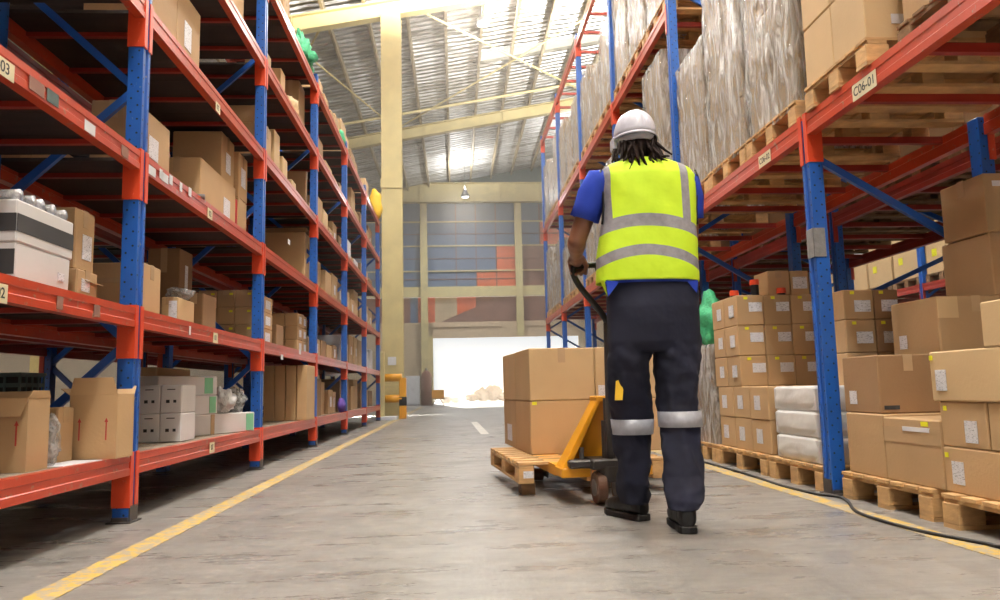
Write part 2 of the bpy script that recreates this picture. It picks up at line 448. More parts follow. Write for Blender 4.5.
# beam labels
def beam_label(rack, s, xf, img, planeX, txt, size, wid, hgt, mat='cream'):
    p = at(img[0], img[1], X=planeX)
    m = MB().box(-.0008, .0008, -wid/2, wid/2, -hgt/2, hgt/2)
    o = m.build('location_label', M[mat], rack, (planeX-rack.location.x, p.y-rack.location.y, p.z))
    if txt:
        r = (PI/2, 0, PI/2 if s > 0 else -PI/2)
        t = text(txt, size, M['black_print'], o, (s*.0012, 0, 0), r)
    return o
xl = XL+.006
beam_label(rackL, 1, XL, (-5, 61), xl, 'C07-03', .06, .24, .068)
beam_label(rackL, 1, XL, (-9, 291), xl, 'C07-02', .055, .2, .07)
for im, tx in (((218, 108), '03'), ((210, 214), '02'), ((215.5, 338), '01'), ((212, 447.5), '07')):
    beam_label(rackL, 1, XL, im, xl, tx, .05, .1, .07)
for im in ((282, 357), (300, 352), (289, 242), (165, 178), (90, 128), (152, 171)):
    beam_label(rackL, 1, XL, im, xl, None, 0, .1, .05, 'paper')
for im, w_, mt in (((37, 87), .11, 'panel_brown'), ((53, 98), .09, 'crate_green'), ((125, 152), .08, 'panel_brown'), ((161, 174), .04, 'paper'), ((171, 180), .05, 'paper'), ((181, 187), .04, 'paper'), ((190, 192), .05, 'paper'), ((60, 303), .05, 'panel_brown'), ((97, 311), .06, 'panel_brown'), ((190, 330.5), .03, 'paper')):
    beam_label(rackL, 1, XL, im, xl, None, 0, w_, .055, mt)
xr_ = XR-.006
beam_label(rackR, -1, XR, (864, 86), xr_, 'C06-01', .066, .22, .085)
beam_label(rackR, -1, XR, (764.5, 159), xr_, 'C06-02', .055, .19, .08)
# grey wrap taped round the near right post
m = MB()
p0, p1 = at(812, 228, Y=YR-.05), at(812, 257, Y=YR-.05)
m.box(-.052, .02, -.056, -.05, p1.z, p0.z).box(-.052, -.046, -.056, .03, p1.z, p0.z)
m.build('taped_sleeve', M['grey_cloth'], rackR, (XR+.04-rackR.location.x, YR-rackR.location.y, 0), bevel=.002)['label'] = 'grey plastic sleeve taped round the post'

# ------------------------------------------------------------------ cartons
NB = [0]
def carton(name, label, cx, cy, z0, w, d, h, mat='card', rz=0, group=None, tape=True, lab=None, dot=None, cat='box', opn=False, small=False):
    o = MB().box(-w/2, w/2, -d/2, d/2, 0, h).build(name, M[mat], None, (cx, cy, z0), rz, bevel=min(.006, h*.04), jitter=0 if small else .0016)
    tag(o, label, cat, group)
    if tape and not small:
        tw = .024
        if w <= d: MB().box(-tw, tw, -d/2-.0012, d/2+.0012, h-.001, h+.0012).box(-tw, tw, -d/2-.0018, -d/2+.0005, h*.72, h+.001).build('packing_tape', M['tape'], o)
        else: MB().box(-w/2-.0012, w/2+.0012, -tw, tw, h-.001, h+.0012).box(-w/2-.0018, -w/2+.0005, -tw, tw, h*.72, h+.001).box(w/2-.0005, w/2+.0018, -tw, tw, h*.72, h+.001).build('packing_tape', M['tape'], o)
        # closing seam across the camera side
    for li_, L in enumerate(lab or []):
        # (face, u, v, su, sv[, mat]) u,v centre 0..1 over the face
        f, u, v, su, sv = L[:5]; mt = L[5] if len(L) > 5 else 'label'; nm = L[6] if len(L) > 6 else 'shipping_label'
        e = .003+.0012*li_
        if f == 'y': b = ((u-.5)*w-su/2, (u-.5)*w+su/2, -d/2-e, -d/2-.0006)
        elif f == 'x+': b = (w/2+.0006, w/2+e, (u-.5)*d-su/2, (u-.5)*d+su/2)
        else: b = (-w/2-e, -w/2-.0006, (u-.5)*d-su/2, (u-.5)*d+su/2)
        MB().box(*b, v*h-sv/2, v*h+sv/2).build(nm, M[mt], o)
    o['dims'] = (w, d, h)
    NB[0] += 1
    return o
placed = []
stuff = {}
def far_carton(x, y, z, w, d, h, mat):
    stuff.setdefault(mat, MB()).box(x-w/2, x+w/2, y-d/2, y+d/2, z, z+h)

def ibox(side, xa, xc, xo, yt, base, X=None, Y=None, d=None, w=None, yb=None, label='', **k):
    """carton measured in the photo: xc = near aisle corner, xa = far end of aisle side, xo = outer end of camera side"""
    ym = (yt+(yb or yt+20))/2
    if Y is None: Y = at(xc, ym, X=X).y
    else: X = at(xc, ym, Y=Y).x
    zt = at(xc, yt, Y=Y).z
    if yb is not None: base = at(xc, yb, Y=Y).z
    if d is None: d = max(.08, at(xa, ym, X=X).y-Y)
    if w is None: w = abs(at(xo, ym, Y=Y).x-X)
    s = -1 if side == 'L' else 1
    o = carton(k.pop('name', 'cardboard_box'), label, X+s*w/2, Y+d/2, base, w, d, zt-base, **k)
    placed.append((label[:40], round(X, 2), round(Y, 2), round(Y+d, 2), round(base, 3), round(zt, 3), round(w, 2)))
    return o, zt

# ---- left rack, nearest bay (Y<4.34) bottom shelf
def open_carton(label, x0, x1, y0, y1, z0, h, flaps, marks=(), mat='card', group=None):
    cx, cy = (x0+x1)/2, (y0+y1)/2; w, d = x1-x0, y1-y0; t = .006
    root = empty('open_cardboard_box', label, 'box', (cx, cy, z0), 0, group)
    m = MB().box(-w/2, w/2, -d/2, d/2, 0, t)
    m.box(-w/2, w/2, -d/2, -d/2+t, t, h).box(-w/2, w/2, d/2-t, d/2, t, h)
    m.box(-w/2, -w/2+t, -d/2+t, d/2-t, t, h).box(w/2-t, w/2, -d/2+t, d/2-t, t, h)
    m.build('box_body', M[mat], root, bevel=.001)
    for side, ang, ln in flaps:
        # flap hinged on top edge of a side; ang from straight up (0) to outwards (90) / folded down (170)
        a = math.radians(ang); dz, do = math.cos(a)*ln, math.sin(a)*ln
        tp = .02
        if side == 'y-': vs = [(-w/2, -d/2, h), (w/2, -d/2, h), (w/2-tp, -d/2-do, h+dz), (-w/2+tp, -d/2-do, h+dz)]
        if side == 'y+': vs = [(-w/2, d/2, h), (w/2, d/2, h), (w/2-tp, d/2+do, h+dz), (-w/2+tp, d/2+do, h+dz)]
        if side == 'x+': vs = [(w/2, -d/2, h), (w/2, d/2, h), (w/2+do, d/2-tp, h+dz), (w/2+do, -d/2+tp, h+dz)]
        if side == 'x-': vs = [(-w/2, -d/2, h), (-w/2, d/2, h), (-w/2-do, d/2-tp, h+dz), (-w/2-do, -d/2+tp, h+dz)]
        nrm = (Vector(vs[1])-Vector(vs[0])).cross(Vector(vs[3])-Vector(vs[0])).normalized()*.004
        vv = [Vector(v)-nrm*.5 for v in vs]+[Vector(v)+nrm*.5 for v in vs]
        MB().add(vv, [(0, 1, 2, 3), (4, 7, 6, 5), (0, 4, 5, 1), (1, 5, 6, 2), (2, 6, 7, 3), (3, 7, 4, 0)]).build('flap', M[mat], root)
    for (u, v, ln) in marks:
        xx = (u-.5)*w; zz = v*h
        MB().box(xx-.003, xx+.003, -d/2-.0012, -d/2-.0003, zz-ln/2, zz+ln/2).prism([(xx-.009, zz+ln/2-.005), (xx+.009, zz+ln/2-.005), (xx, zz+ln/2+.015)], -d/2-.0012, -d/2-.0003, 'y').build('printed_arrow', M['red_print'], root)
    return root
A1 = at(28, 472, Z=LD[0]); print('A1', A1)
a1y = A1.y-.02
open_carton('open brown carton with red arrow, leftmost on the bottom shelf of left rack', -1.98, A1.x, a1y, at(49, 430, X=A1.x).y, LD[0], at(28, 398, Y=a1y).z-LD[0], [('y-', 168, .075), ('y+', 20, .03), ('x+', 10, .03), ('x-', 40, .1)], [(.84, .5, .085)])
carton('cardboard_box', 'plain brown carton squeezed between two open cartons on left bottom shelf', -1.935, 3.66, LD[0], .28, .15, .25, 'card', lab=[('y', .82, .3, .02, .07, 'paper', 'paper_slip')])
a3y = 3.765
open_carton('open brown carton with raised front flap and two red arrows beside the near left post', at(69, 420, Y=a3y).x, at(117, 420, Y=a3y).x, a3y, a3y+.19, LD[0], at(117, 394, Y=a3y).z-LD[0], [('y-', 6, .08), ('x-', 60, .06), ('y+', 60, .08)], [(.22, .44, .09), (.78, .44, .09)])
# yellow tag on its flap
# dark green crates
def crate(label, x, y, z, w, d, h):
    r = empty('storage_crate', label, 'crate', (x, y, z), 0, None)
    m = MB().box(-w/2, w/2, -d/2, d/2, 0, .01)
    t = .008
    for zz in (0.0, h*.34, h*.68, h-.02):
        m.box(-w/2, w/2, -d/2, -d/2+t, zz, zz+.02).box(-w/2, w/2, d/2-t, d/2, zz, zz+.02).box(-w/2, -w/2+t, -d/2, d/2, zz, zz+.02).box(w/2-t, w/2, -d/2, d/2, zz, zz+.02)
    for q in range(7):
        a = -w/2+q*(w-t)/6; m.box(a, a+t, -d/2-.002, -d/2+t-.002, 0, h).box(a, a+t, d/2-t+.002, d/2+.002, 0, h)
    for q in range(5):
        a = -d/2+q*(d-t)/4; m.box(-w/2-.002, -w/2+t-.002, a, a+t, 0, h).box(w/2-t+.002, w/2+.002, a, a+t, 0, h)
    m.build('basket', M['crate_green'], r)
    MB().box(-w/2-.006, w/2+.006, -d/2-.006, d/2+.006, h-.012, h).build('rim', M['crate_green'], r)
    MB().box(-w/2+.01, w/2-.01, -d/2+.01, d/2-.01, .012, h-.02).build('liner', M['black_rubber'], r)
    return r
crate('lower dark green ribbed crate at the back of left bottom shelf', -2.30, 3.92, LD[0], .42, .22, .2)
crate('upper dark green ribbed crate at the back of left bottom shelf', -2.30, 3.92, LD[0]+.2, .42, .22, .22)
# film bag hanging from first open box
def blob(name, label, cat, c, r, mat, sx=1, sy=1, sz=1, amp=.25, sc_=3, group=None, seed=0, parent=None):
    m = MB().ball((0, 0, 0), r, 28, sx, sy, sz)
    m.v = [tuple(Vector(v)*(1+amp*noise.noise(Vector(v)*sc_/r+Vector((seed, seed*2, 0)))+amp*.5*noise.noise(Vector(v)*sc_*2.5/r))) for v in m.v]
    lo = min(v[2] for v in m.v); m.v = [(v[0], v[1], max(v[2], lo*.82)-lo*.82) for v in m.v]
    o = m.build(name, M[mat], parent, c, smooth=True)
    if label: tag(o, label, cat, group)
    return o
blob('film_bag', 'crumpled clear plastic bag between the two open cartons on left bottom shelf', 'bag', (-1.755, 3.44, LD[0]), .075, 'film_bag', .55, .7, 1.5, .35, 2.2)
tag(MB().box(-.12, .12, -.15, .15, 0, .003).build('paper_sheet', M['paper'], None, (-1.775, 3.56, LD[0]), -.1), 'flat sheet of white paper under the cartons on left bottom shelf', 'paper')

# ---- left rack nearest bay, second shelf
wy = at(17, 220, X=-1.70).y; wd = .42
zlow = .155
lowb = carton('white_carton', 'lower white carton with black square under the banded white carton, left rack', -1.70-.24, wy+wd/2, LD[1], .48, wd, zlow, 'card_white', tape=False,
       lab=[('y', .85, .5, .14, .1, 'black_print', 'black_square'), ('x+', .82, .42, .05, .035, 'label', 'shipping_label')])
zt = at(17, 199, Y=wy).z
h2 = zt-LD[1]-zlow
carton('white_carton', 'white carton with broad black band, topmost on the second shelf at far left', -1.70-.243, wy+wd/2+.005, LD[1]+zlow, .49, wd+.02, h2, 'card_white', tape=False,
       lab=[('x+', .5, .46, wd+.018, h2*.42, 'black_print', 'black_band'), ('y', .5, .46, .488, h2*.42, 'black_print', 'black_band')])
for q in range(5):
    yy = wy+.05+q*.085
    m = MB().tube([(-.2, 0, .026), (-.1, 0, .027), (0, 0, .026), (.14, 0, .026)], [.024, .027, .025, .026], 14)
    m.v = [(v[0], v[1], v[2]) for v in m.v]
    tag(m.build('foil_roll', M['foil'], None, (-1.86, yy, zt+.001), .12*math.sin(q*2), smooth=True), 'silver grey foil roll in the row lying on the banded white carton', 'roll', 'foil rolls on white carton')
ob2, z2 = ibox('L', 84, 77, 60, 268, LD[1], X=-1.74, d=.2, w=.3, label='low brown carton beneath another right of the white cartons, left rack', lab=[('x+', .4, .5, .08, .06)])
ob1, z1 = ibox('L', 93, 76, 50, 207, z2, X=-1.76, d=.19, w=.24, label='brown carton with taped side, stacked right of the white cartons, left rack', lab=[('x+', .6, .4, .09, .12)])
pf = MB().add([(0, 0, 0), (.0, -.16, .03), (.16, -.12, -.045), (.17, .03, -.05), (0, 0, -.004), (.0, -.16, .026), (.16, -.12, -.049), (.17, .03, -.054)], [(0, 1, 2, 3), (4, 7, 6, 5), (0, 4, 5, 1), (1, 5, 6, 2), (2, 6, 7, 3), (3, 7, 4, 0)])
pf.build('flap', M['card'], ob2, (.0, .09, z2-LD[1]-.002))

# ---- left rack, bay between first and second posts
ibox('L', 161, 143, 77, 262, LD[1], X=-1.74, label='wide brown carton with taped seam behind the near left post, second shelf', lab=[('y', .5, .66, .3, .03, 'tape', 'seam_tape')])
o, z = ibox('L', 187, 178, 161, 297, LD[1], X=-1.74, d=.3, label='light brown carton topped with clear film, second shelf right of near post', mat='card_light', lab=[('y', .7, .5, .05, .12)])
blob('film_bag', 'crumpled clear film lying on the light carton of the left second shelf', 'bag', (o.location.x+.01, o.location.y, z+.004), .075, 'film_bag', 1.1, 1.3, .5, .35, 2)
ibox('L', 207, 203, 184, 293, LD[1], X=-1.80, d=.3, label='dull brown carton standing right of the film-topped carton, left second shelf', mat='card_dark')
ibox('L', 193, 180, 148, 248, LD[1], X=-2.07, label='tall brown carton at the back of the left second shelf', lab=[('x+', .5, .6, .06, .3)], mat='card_dark')
ibox('L', 172, 165, 146, 262, LD[1], X=-2.2, Y=None, d=.25, label='brown carton in the back corner of left second shelf behind film-topped carton', w=.2)
def grid(side, X, Y, z, nx, ny, nz, w, d, h, desc, group, mat='card', lab=None, gap=.003, name='cardboard_box', small=False, jig=.004, shared=False, rowsum=None):
    s = -1 if side == 'L' else 1
    tiers = {1: ['only'], 2: ['bottom', 'top'], 3: ['bottom', 'middle', 'top'], 4: ['bottom', 'second', 'third', 'top'], 5: ['bottom', 'second', 'third', 'fourth', 'top'], 6: ['bottom', 'second', 'third', 'fourth', 'fifth', 'top']}[nz]
    colw = {1: [''], 2: ['aisle-side', 'inner'], 3: ['aisle-side', 'centre', 'inner'], 4: ['aisle-side', 'second', 'third', 'innermost'], 5: ['aisle-side', 'second', 'third', 'fourth', 'innermost']}[nx]
    depw = {1: [''], 2: ['near', 'far'], 3: ['near', 'mid', 'far']}[ny]
    out = []
    for kz in range(nz):
        for j in range(ny):
            for i in range(nx):
                lbl = desc if shared else ' '.join(x for x in (tiers[kz]+'-tier', depw[j], colw[i], desc) if x)
                L = [l for l in (lab or []) if (l[0] != 'y' or j == 0) and (l[0] == 'y' or i == 0)]
                o = carton(name, lbl, X+s*(w*(i+.5))+random.uniform(0, jig)*s, Y+d*(j+.5)+random.uniform(-jig, jig)*.5, z+kz*h, w-gap, d-gap-jig, h-.0015, mat, 0, group, not small and kz == nz-1, L, small=small)
                out.append(o)
    return out
gy = YL+DL+.09; gh = (at(262, 294, X=-1.745).z-LD[1])/3; print('gridL', gy, gh, at(262, 300, X=-1.745))
grid('L', -1.745, gy, LD[1], 3, 2, 3, .155, .36, gh, 'small brown carton in stack behind second left post', 'small cartons behind the second left post', lab=[('x+', .5, .5, .18, .08), ('y', .8, .78, .03, .018, 'yellow_tag', 'yellow_sticker')])
ybt = at(298, 330, X=-1.76).y
grid('L', -1.76, ybt, LD[1], 2, 2, 3, .15, .27, gh, 'small brown carton in stack before third left post', 'small cartons before the third left post', lab=[('x+', .5, .5, .12, .08)])
carton('cardboard_box', 'brown carton low between two small stacks, left rack second shelf', -1.92, 7.85, LD[1], .3, .3, .24, 'card_dark')
carton('cardboard_box', 'dark brown carton leaning behind small carton stack, left second shelf', -2.24, 7.75, LD[1], .24, .5, .34, 'card_dark')

# third shelf up
o, z = ibox('L', 171, 136, 91, 100, LD[2], X=-1.755, label='brown carton with white label just past the near left post, third shelf', lab=[('x+', .5, .45, .14, .13), ('y', .5, .5, .0, .0)][:1])
oc, zc = ibox('L', 238, 201, 152, 157, LD[2], X=-1.755, d=.85, label='long brown carton with white label beneath another, left rack third shelf', lab=[('x+', .72, .4, .16, .16)])
ob, zb = ibox('L', 240, 222, 173, 131, zc, X=-1.79, d=.34, label='brown carton with white label lying on the long carton, left rack third shelf', lab=[('x+', .5, .45, .12, .16)])
_y = 6.22
oe = carton('cardboard_box', 'lower brown carton just before the second left post, third shelf', -1.755-.11, _y+.14, LD[2], .22, .25, .33, 'card')
carton('cardboard_box', 'upper brown carton with label just before second left post, third shelf', -1.755-.15, _y+.14, LD[2]+.3315, .3, .25, .38, 'card', lab=[('x+', .5, .5, .13, .16)])
carton('red_carton', 'narrow red carton squeezed beside lower brown carton, left rack third shelf', -1.755-.11, _y-.035, LD[2], .22, .05, .3, 'card_red', tape=False)
tag(MB().box(-.1, .1, -.18, .18, 0, .02).box(-.06, .08, -.12, .16, .02, .032).build('folded_straps', M['grey_cloth'], None, (-1.76, 5.1, LD[2]), .3, bevel=.003), 'folded grey straps at the edge of the left third shelf', 'strap')
o, z = ibox('L', 308, 305, 262, 232, LD[2], X=-1.76, d=.3, label='very large plain brown carton before the third left post, third shelf', tape=False)
carton('lid', 'dark brown lid resting on the very large carton, left third shelf', o.location.x, o.location.y, z+.001, o['dims'][0]+.03, .33, .05, 'card_dark', tape=False, cat='box lid')

# fourth shelf up
carton('cardboard_box', 'brown carton cut by top of picture just past near left post, fourth shelf', -1.76-.2, (at(151, 40, X=-1.76).y+at(176, 60, X=-1.76).y)/2, LD[3], .4, at(176, 60, X=-1.76).y-at(151, 40, X=-1.76).y-.01, .62, 'card')
carton('cardboard_box', 'brown carton with white label, second past near left post on fourth shelf', -1.76-.2, (at(176, 50, X=-1.76).y+at(200, 50, X=-1.76).y)/2, LD[3], .4, at(200, 50, X=-1.76).y-at(176, 50, X=-1.76).y-.01, at(198, 12, X=-1.76).z-LD[3], 'card', lab=[('x+', .45, .5, .13, .18)])
o, z = ibox('L', 270, 264, 226, 122, LD[3], X=-1.76, d=.28, label='wide brown carton under a smaller one behind second left post, fourth shelf')
carton('cardboard_box', 'smaller brown carton on top of wide one behind second left post, fourth shelf', o.location.x-.03, o.location.y, z+.001, o['dims'][0]-.08, .26, .17, 'card')
for (xa, xc, yt, tx) in ((280, 274.5, 129, 'tallest of three narrow cartons on left fourth shelf, nearest second post'), (287.5, 283, 156, 'middle one of three narrow cartons on left fourth shelf'), (296, 292, 179, 'shortest narrow light carton on left fourth shelf')):
    ibox('L', xa, xc, xc-8, yt, LD[3], X=-1.76, w=.2, label=tx, mat='card_light')
ibox('L', 309, 306, 293, 171, LD[3], X=-1.76, w=.28, d=.1, label='flat brown carton upright before the third left post, fourth shelf', mat='card_dark')
# fifth shelf up
ya = at(226, 10, X=-1.76).y
carton('cardboard_box', 'brown carton with label before second left post, fifth shelf, cut by picture top', -1.76-.17, ya+.25, LD[4], .34, .5, .42, 'card', lab=[('x+', .6, .25, .12, .1)])
ibox('L', 270, 266, 255, 50, LD[4], X=-1.76, w=.2, d=.2, label='small brown carton just past second left post on fifth shelf')
ibox('L', 283, 281, 271, 68, LD[4], X=-1.78, w=.2, d=.2, label='brown carton before a bigger one near third left post, fifth shelf', mat='card')
ibox('L', 304, 299, 282, 80, LD[4], X=-1.80, label='bigger brown carton near third left post, fifth shelf', d=.35)
blob('sack', 'pale tan sack before the bigger carton on left fifth shelf', 'sack', (-1.78, 8.25, LD[4]), .13, 'card_light', .8, .8, 1.3, .2, 2)
# top shelf
ya = at(281, 20, X=-1.78).y
carton('cardboard_box', 'tall brown carton on top of left rack cut by picture top', -1.78-.2, ya+.26, LD[5], .4, .3, .6, 'card')
carton('cardboard_box', 'light brown carton beside green netting on top of left rack', -1.78-.2, ya+.60, LD[5], .4, .3, .35, 'card_light')
blob('green_netting', 'heap of green netting on top of the left rack', 'netting', (-1.80, ya+1.12, LD[5]), .22, 'green_net', .7, 1.5, .95, .6, 3)

# ---- left rack bottom shelf, bay between first and second posts
cy = 5.0
xs0 = at(137, 420, Y=cy).x; xs1 = at(181, 420, Y=cy).x
wv = (xs1-xs0)/2
for i, cn in enumerate(('left', 'right')):
    for k, tn in enumerate(('lower', 'upper')):
        h = (at(150, 385, Y=5.0).z-LD[0])/2
        o = carton('white_carton', f'{tn} {cn} white carton in block of four just past near left post, bottom shelf', xs0+wv*(i+.5), cy+.14, LD[0]+k*h, wv-.003, .26, h-.002, 'card_white', 0, 'four white cartons on the bottom shelf', False,
                   [('y', .35, .42, .022, .02, 'black_print', 'printed_mark'), ('y', .68, .42, .018, .018, 'black_print', 'printed_mark'), ('y', .5, .84, .05, .006, 'black_print', 'printed_line')])
ang = math.atan2(.85, .34)-PI/2
def rot_off(a, b): return (a*math.cos(ang)-b*math.sin(ang), a*math.sin(ang)+b*math.cos(ang))
bx, by = -1.885, 5.93
e = [('x+', .93, .5, .09, .13, 'green_print', 'green_panel'), ('x+', .45, .5, .04, .148, 'tape', 'packing_tape')]
carton('white_carton', 'longest white carton with green end panel on left bottom shelf', bx, by, LD[0], .2, .92, .15, 'card_white', ang, None, False, e)
o1 = rot_off(-.0, -.24)
e = [('x+', .88, .5, .07, .12, 'green_print', 'green_panel')]
carton('white_carton', 'middle white carton with green end panel on left bottom shelf', bx+o1[0], by+o1[1], LD[0]+.151, .2, .5, .14, 'card_white', ang, None, False, e)
o1 = rot_off(0, -.3)
carton('white_carton', 'topmost white carton with green end panel on left bottom shelf', bx+o1[0], by+o1[1], LD[0]+.292, .2, .6, .14, 'card_white', ang, None, False, [('x+', .84, .5, .09, .115, 'green_print', 'green_panel')])
o1 = rot_off(0, .14)
blob('plastic_bag', 'white plastic bag lying on the longest white carton, bottom shelf', 'bag', (bx+o1[0]+.03, by+o1[1], LD[0]+.152), .1, 'film_white', .9, 1.1, .95, .45, 2.5)
o1 = rot_off(0, .34)
blob('plastic_bag', 'clear plastic bag beside second left post on the longest white carton', 'bag', (bx+o1[0], by+o1[1], LD[0]+.152), .1, 'film_bag', .8, .9, 1.0, .4, 2.5)
carton('cardboard_box', 'pale carton at the back of left bottom shelf behind green-ended cartons', -2.25, 5.95, LD[0], .24, .7, .5, 'card_light')
# bottom shelf, bay between second and third posts: row of tall cartons under a dark film
yy = 8.45
x0 = at(263, 390, Y=yy).x; x1 = at(307, 390, Y=yy).x
for i in range(4):
    w = (x1-x0)/4
    carton('tall_cardboard_box', ['leftmost', 'second', 'third', 'rightmost'][i]+' of four tall cartons standing before third left post, bottom shelf', x0+w*(i+.5), yy+.25, LD[0], w-.006, .48, .6, 'card', 0, 'tall cartons on the bottom shelf', False)

# ---- automatic stock for the farther bays and shelves
shn = ['bottom', 'second', 'third', 'fourth', 'fifth', 'top']
bayn = {1: 'second', 2: 'third', 3: 'fourth', 4: 'fifth', 5: 'farthest'}
ordn = ['first', 'second', 'third', 'fourth', 'fifth', 'sixth', 'seventh']
rnd = random.Random(11)
def fill(level, bay, n, hmin, hmax, mats, Xf=-1.75, y0=None, y1=None, full=.92):
    y0 = y0 or YL+DL*(bay-1)+.09; y1 = y1 or YL+DL*bay-.09
    y = y0+rnd.uniform(0, .1); L = (y1-y0)/n
    for i in range(n):
        d = L*rnd.uniform(.72, full); h = rnd.uniform(hmin, hmax); w = rnd.uniform(.32, .5)
        mt = rnd.choice(mats)
        adj = {'card': 'brown', 'card_dark': 'dull brown', 'card_light': 'light brown', 'card_white': 'white'}[mt]
        sz = 'tall' if h > .42 else 'low' if h < .25 else 'medium'
        carton('cardboard_box', f'{sz} {adj} carton, {ordn[i]} along {shn[level]} shelf of {bayn[bay]} bay, left rack', Xf-w/2-rnd.uniform(0, .05), y+d/2, LD[level], w, d, h, mt, 0, None, False,
               [('x+', .5, .5, min(.12, d*.4), min(.14, h*.5))] if rnd.random() < .5 else None)
        y += L
mix3 = ['card', 'card', 'card_dark', 'card_light']
fill(0, 3, 5, .3, .52, mix3); fill(1, 3, 5, .22, .5, mix3); fill(2, 3, 4, .3, .55, mix3); fill(3, 3, 5, .2, .5, mix3); fill(4, 3, 4, .25, .5, mix3); fill(5, 3, 4, .25, .5, mix3, y0=YL+DL*2+.9)
fill(0, 4, 4, .3, .55, mix3); fill(1, 4, 4, .3, .55, mix3+['card_white']); fill(2, 4, 4, .3, .6, mix3); fill(3, 4, 4, .25, .55, mix3+['card_white']); fill(4, 4, 4, .3, .6, mix3); fill(5, 4, 4, .3, .6, mix3)
fill(0, 5, 3, .3, .55, mix3); fill(1, 5, 3, .3, .55, mix3+['card_white']); fill(2, 5, 3, .3, .6, mix3+['card_white']); fill(3, 5, 3, .25, .55, mix3); fill(4, 5, 3, .3, .6, mix3); fill(5, 5, 3, .3, .6, mix3)
blob('yellow_sack', 'bright yellow sack at the far end on top of left rack', 'sack', (-1.70, 16.6, LD[5]+.0), .3, 'yellow_bag', .5, .55, 1.2, .2, 2)
blob('purple_bundle', 'purple cloth bundle on the far bottom shelf of left rack', 'bundle', (-1.70, 11.6, LD[0]), .14, 'purple', .4, 1.1, .8, .2, 2)
blob('green_netting', 'green bag on the fourth bay upper shelf of left rack', 'netting', (-1.70, 11.55, LD[5]), .14, 'green_net', .4, 1.1, .9, .3, 2)

# stock of the second and third left rows, glimpsed through gaps
def plainfill(x, ys_, z, desc, group, side, mats, n, hr, wr=(.4, .6)):
    for k in range(len(ys_)-1):
        for i in range(n):
            L = (ys_[k+1]-ys_[k]-.16)/n; y = ys_[k]+.08+L*(i+.5); h = rnd.uniform(*hr)
            far_carton(x, y, z, rnd.uniform(*wr), L*rnd.uniform(.75, .94), h, rnd.choice(mats))
plainfill(-3.0, ysl[1:4], LD[2], 'dim carton in the row on the third shelf behind left rack', 'dim cartons third shelf behind left rack', 'L', mix3, 3, (.3, .5))
plainfill(-3.0, ysl[1:4], LD[1], 'dim carton in the row on the second shelf behind left rack', 'dim cartons second shelf behind left rack', 'L', mix3, 3, (.2, .4))
plainfill(-7.05, ysl3, LD[0], 'pale carton in the row on bottom shelf across the next left aisle', 'pale cartons across the left aisle', 'L', ['card_white', 'card_light'], 5, (.3, .5))
plainfill(-7.05, ysl3, LD[1], 'pale carton in the row on second shelf across the next left aisle', 'pale cartons upper shelf across the left aisle', 'L', ['card_white', 'card'], 5, (.3, .5))

# ------------------------------------------------------------------ pallets
def make_pallet_parts(root, w, d, wood='wood', flip=False, h=.14):
    """w along X (board direction), d along Y"""
    zb = .018; bh = h-.018*3
    for y in (-d/2+.05, 0, d/2-.05):
        MB().box(-w/2, w/2, y-.05, y+.05, 0, .018).build('bottom_board', M[wood], root)
    for y in (-d/2+.05, 0, d/2-.05):
        for x in (-w/2+.06, 0, w/2-.06):
            MB().box(x-.06, x+.06, y-.05, y+.05, .018, .018+bh).build('block', M[wood], root, bevel=.003)
    for x in (-w/2+.06, 0, w/2-.06):
        MB().box(x-.05, x+.05, -d/2, d/2, h-.036, h-.018).build('stringer_board', M[wood], root)
    n = 7; bw = .09; 
    for i in range(n):
        y = -d/2+bw/2+i*(d-bw)/(n-1)
        MB().box(-w/2, w/2, y-bw/2, y+bw/2, h-.018, h).build('deck_board', M[wood], root, bevel=.002)
def pallet(label, X0, Y0, z, w, d, wood='wood', rz=0, group=None, h=.14):
    r = empty('wooden_pallet', label, 'pallet', (X0+w/2, Y0+d/2, z), rz, group)
    make_pallet_parts(r, w, d, wood, h=h); return r
def simple_pallet(label, X0, Y0, z, w, d, wood='wood_dull', group=None):
    h = .14; m = MB()
    for y in (-d/2+.05, 0, d/2-.05):
        m.box(-w/2, w/2, y-.05, y+.05, 0, .018)
        for x in (-w/2+.06, 0, w/2-.06): m.box(x-.06, x+.06, y-.05, y+.05, .018, .104)
    for x in (-w/2+.06, 0, w/2-.06): m.box(x-.05, x+.05, -d/2, d/2, .104, .122)
    for i in range(7):
        y = -d/2+.045+i*(d-.09)/6; m.box(-w/2, w/2, y-.045, y+.045, .122, .14)
    return tag(m.build('wooden_pallet', M[wood], None, (X0+w/2, Y0+d/2, z)), label, 'pallet', group)

PX = 2.17
# floor pallets
yP1a, yP1b = at(925, 521, Z=0).y, at(848, 498, Z=0).y
print('P1', at(925, 521, Z=0), at(848, 498, Z=0), 'P2', at(945, 528, Z=0), 'Q2', at(820, 491, Z=0), at(772, 478, Z=0), 'Q1', at(768, 476, Z=0), at(721, 463, Z=0))
PX = 2.08
pallet('near floor pallet under the big brown cartons right of near right post', PX, 3.3, 0, 1.0, .78)
pallet('nearest floor pallet, at right edge of the picture', PX-.02, 2.36, 0, 1.0, .84)
pallet('floor pallet under the white wrapped bundles left of near right post', PX, 4.3, 0, 1.0, .75)
pallet('floor pallet under the tall stack of small brown cartons', PX, 5.1, 0, 1.0, .98)
PT = .14
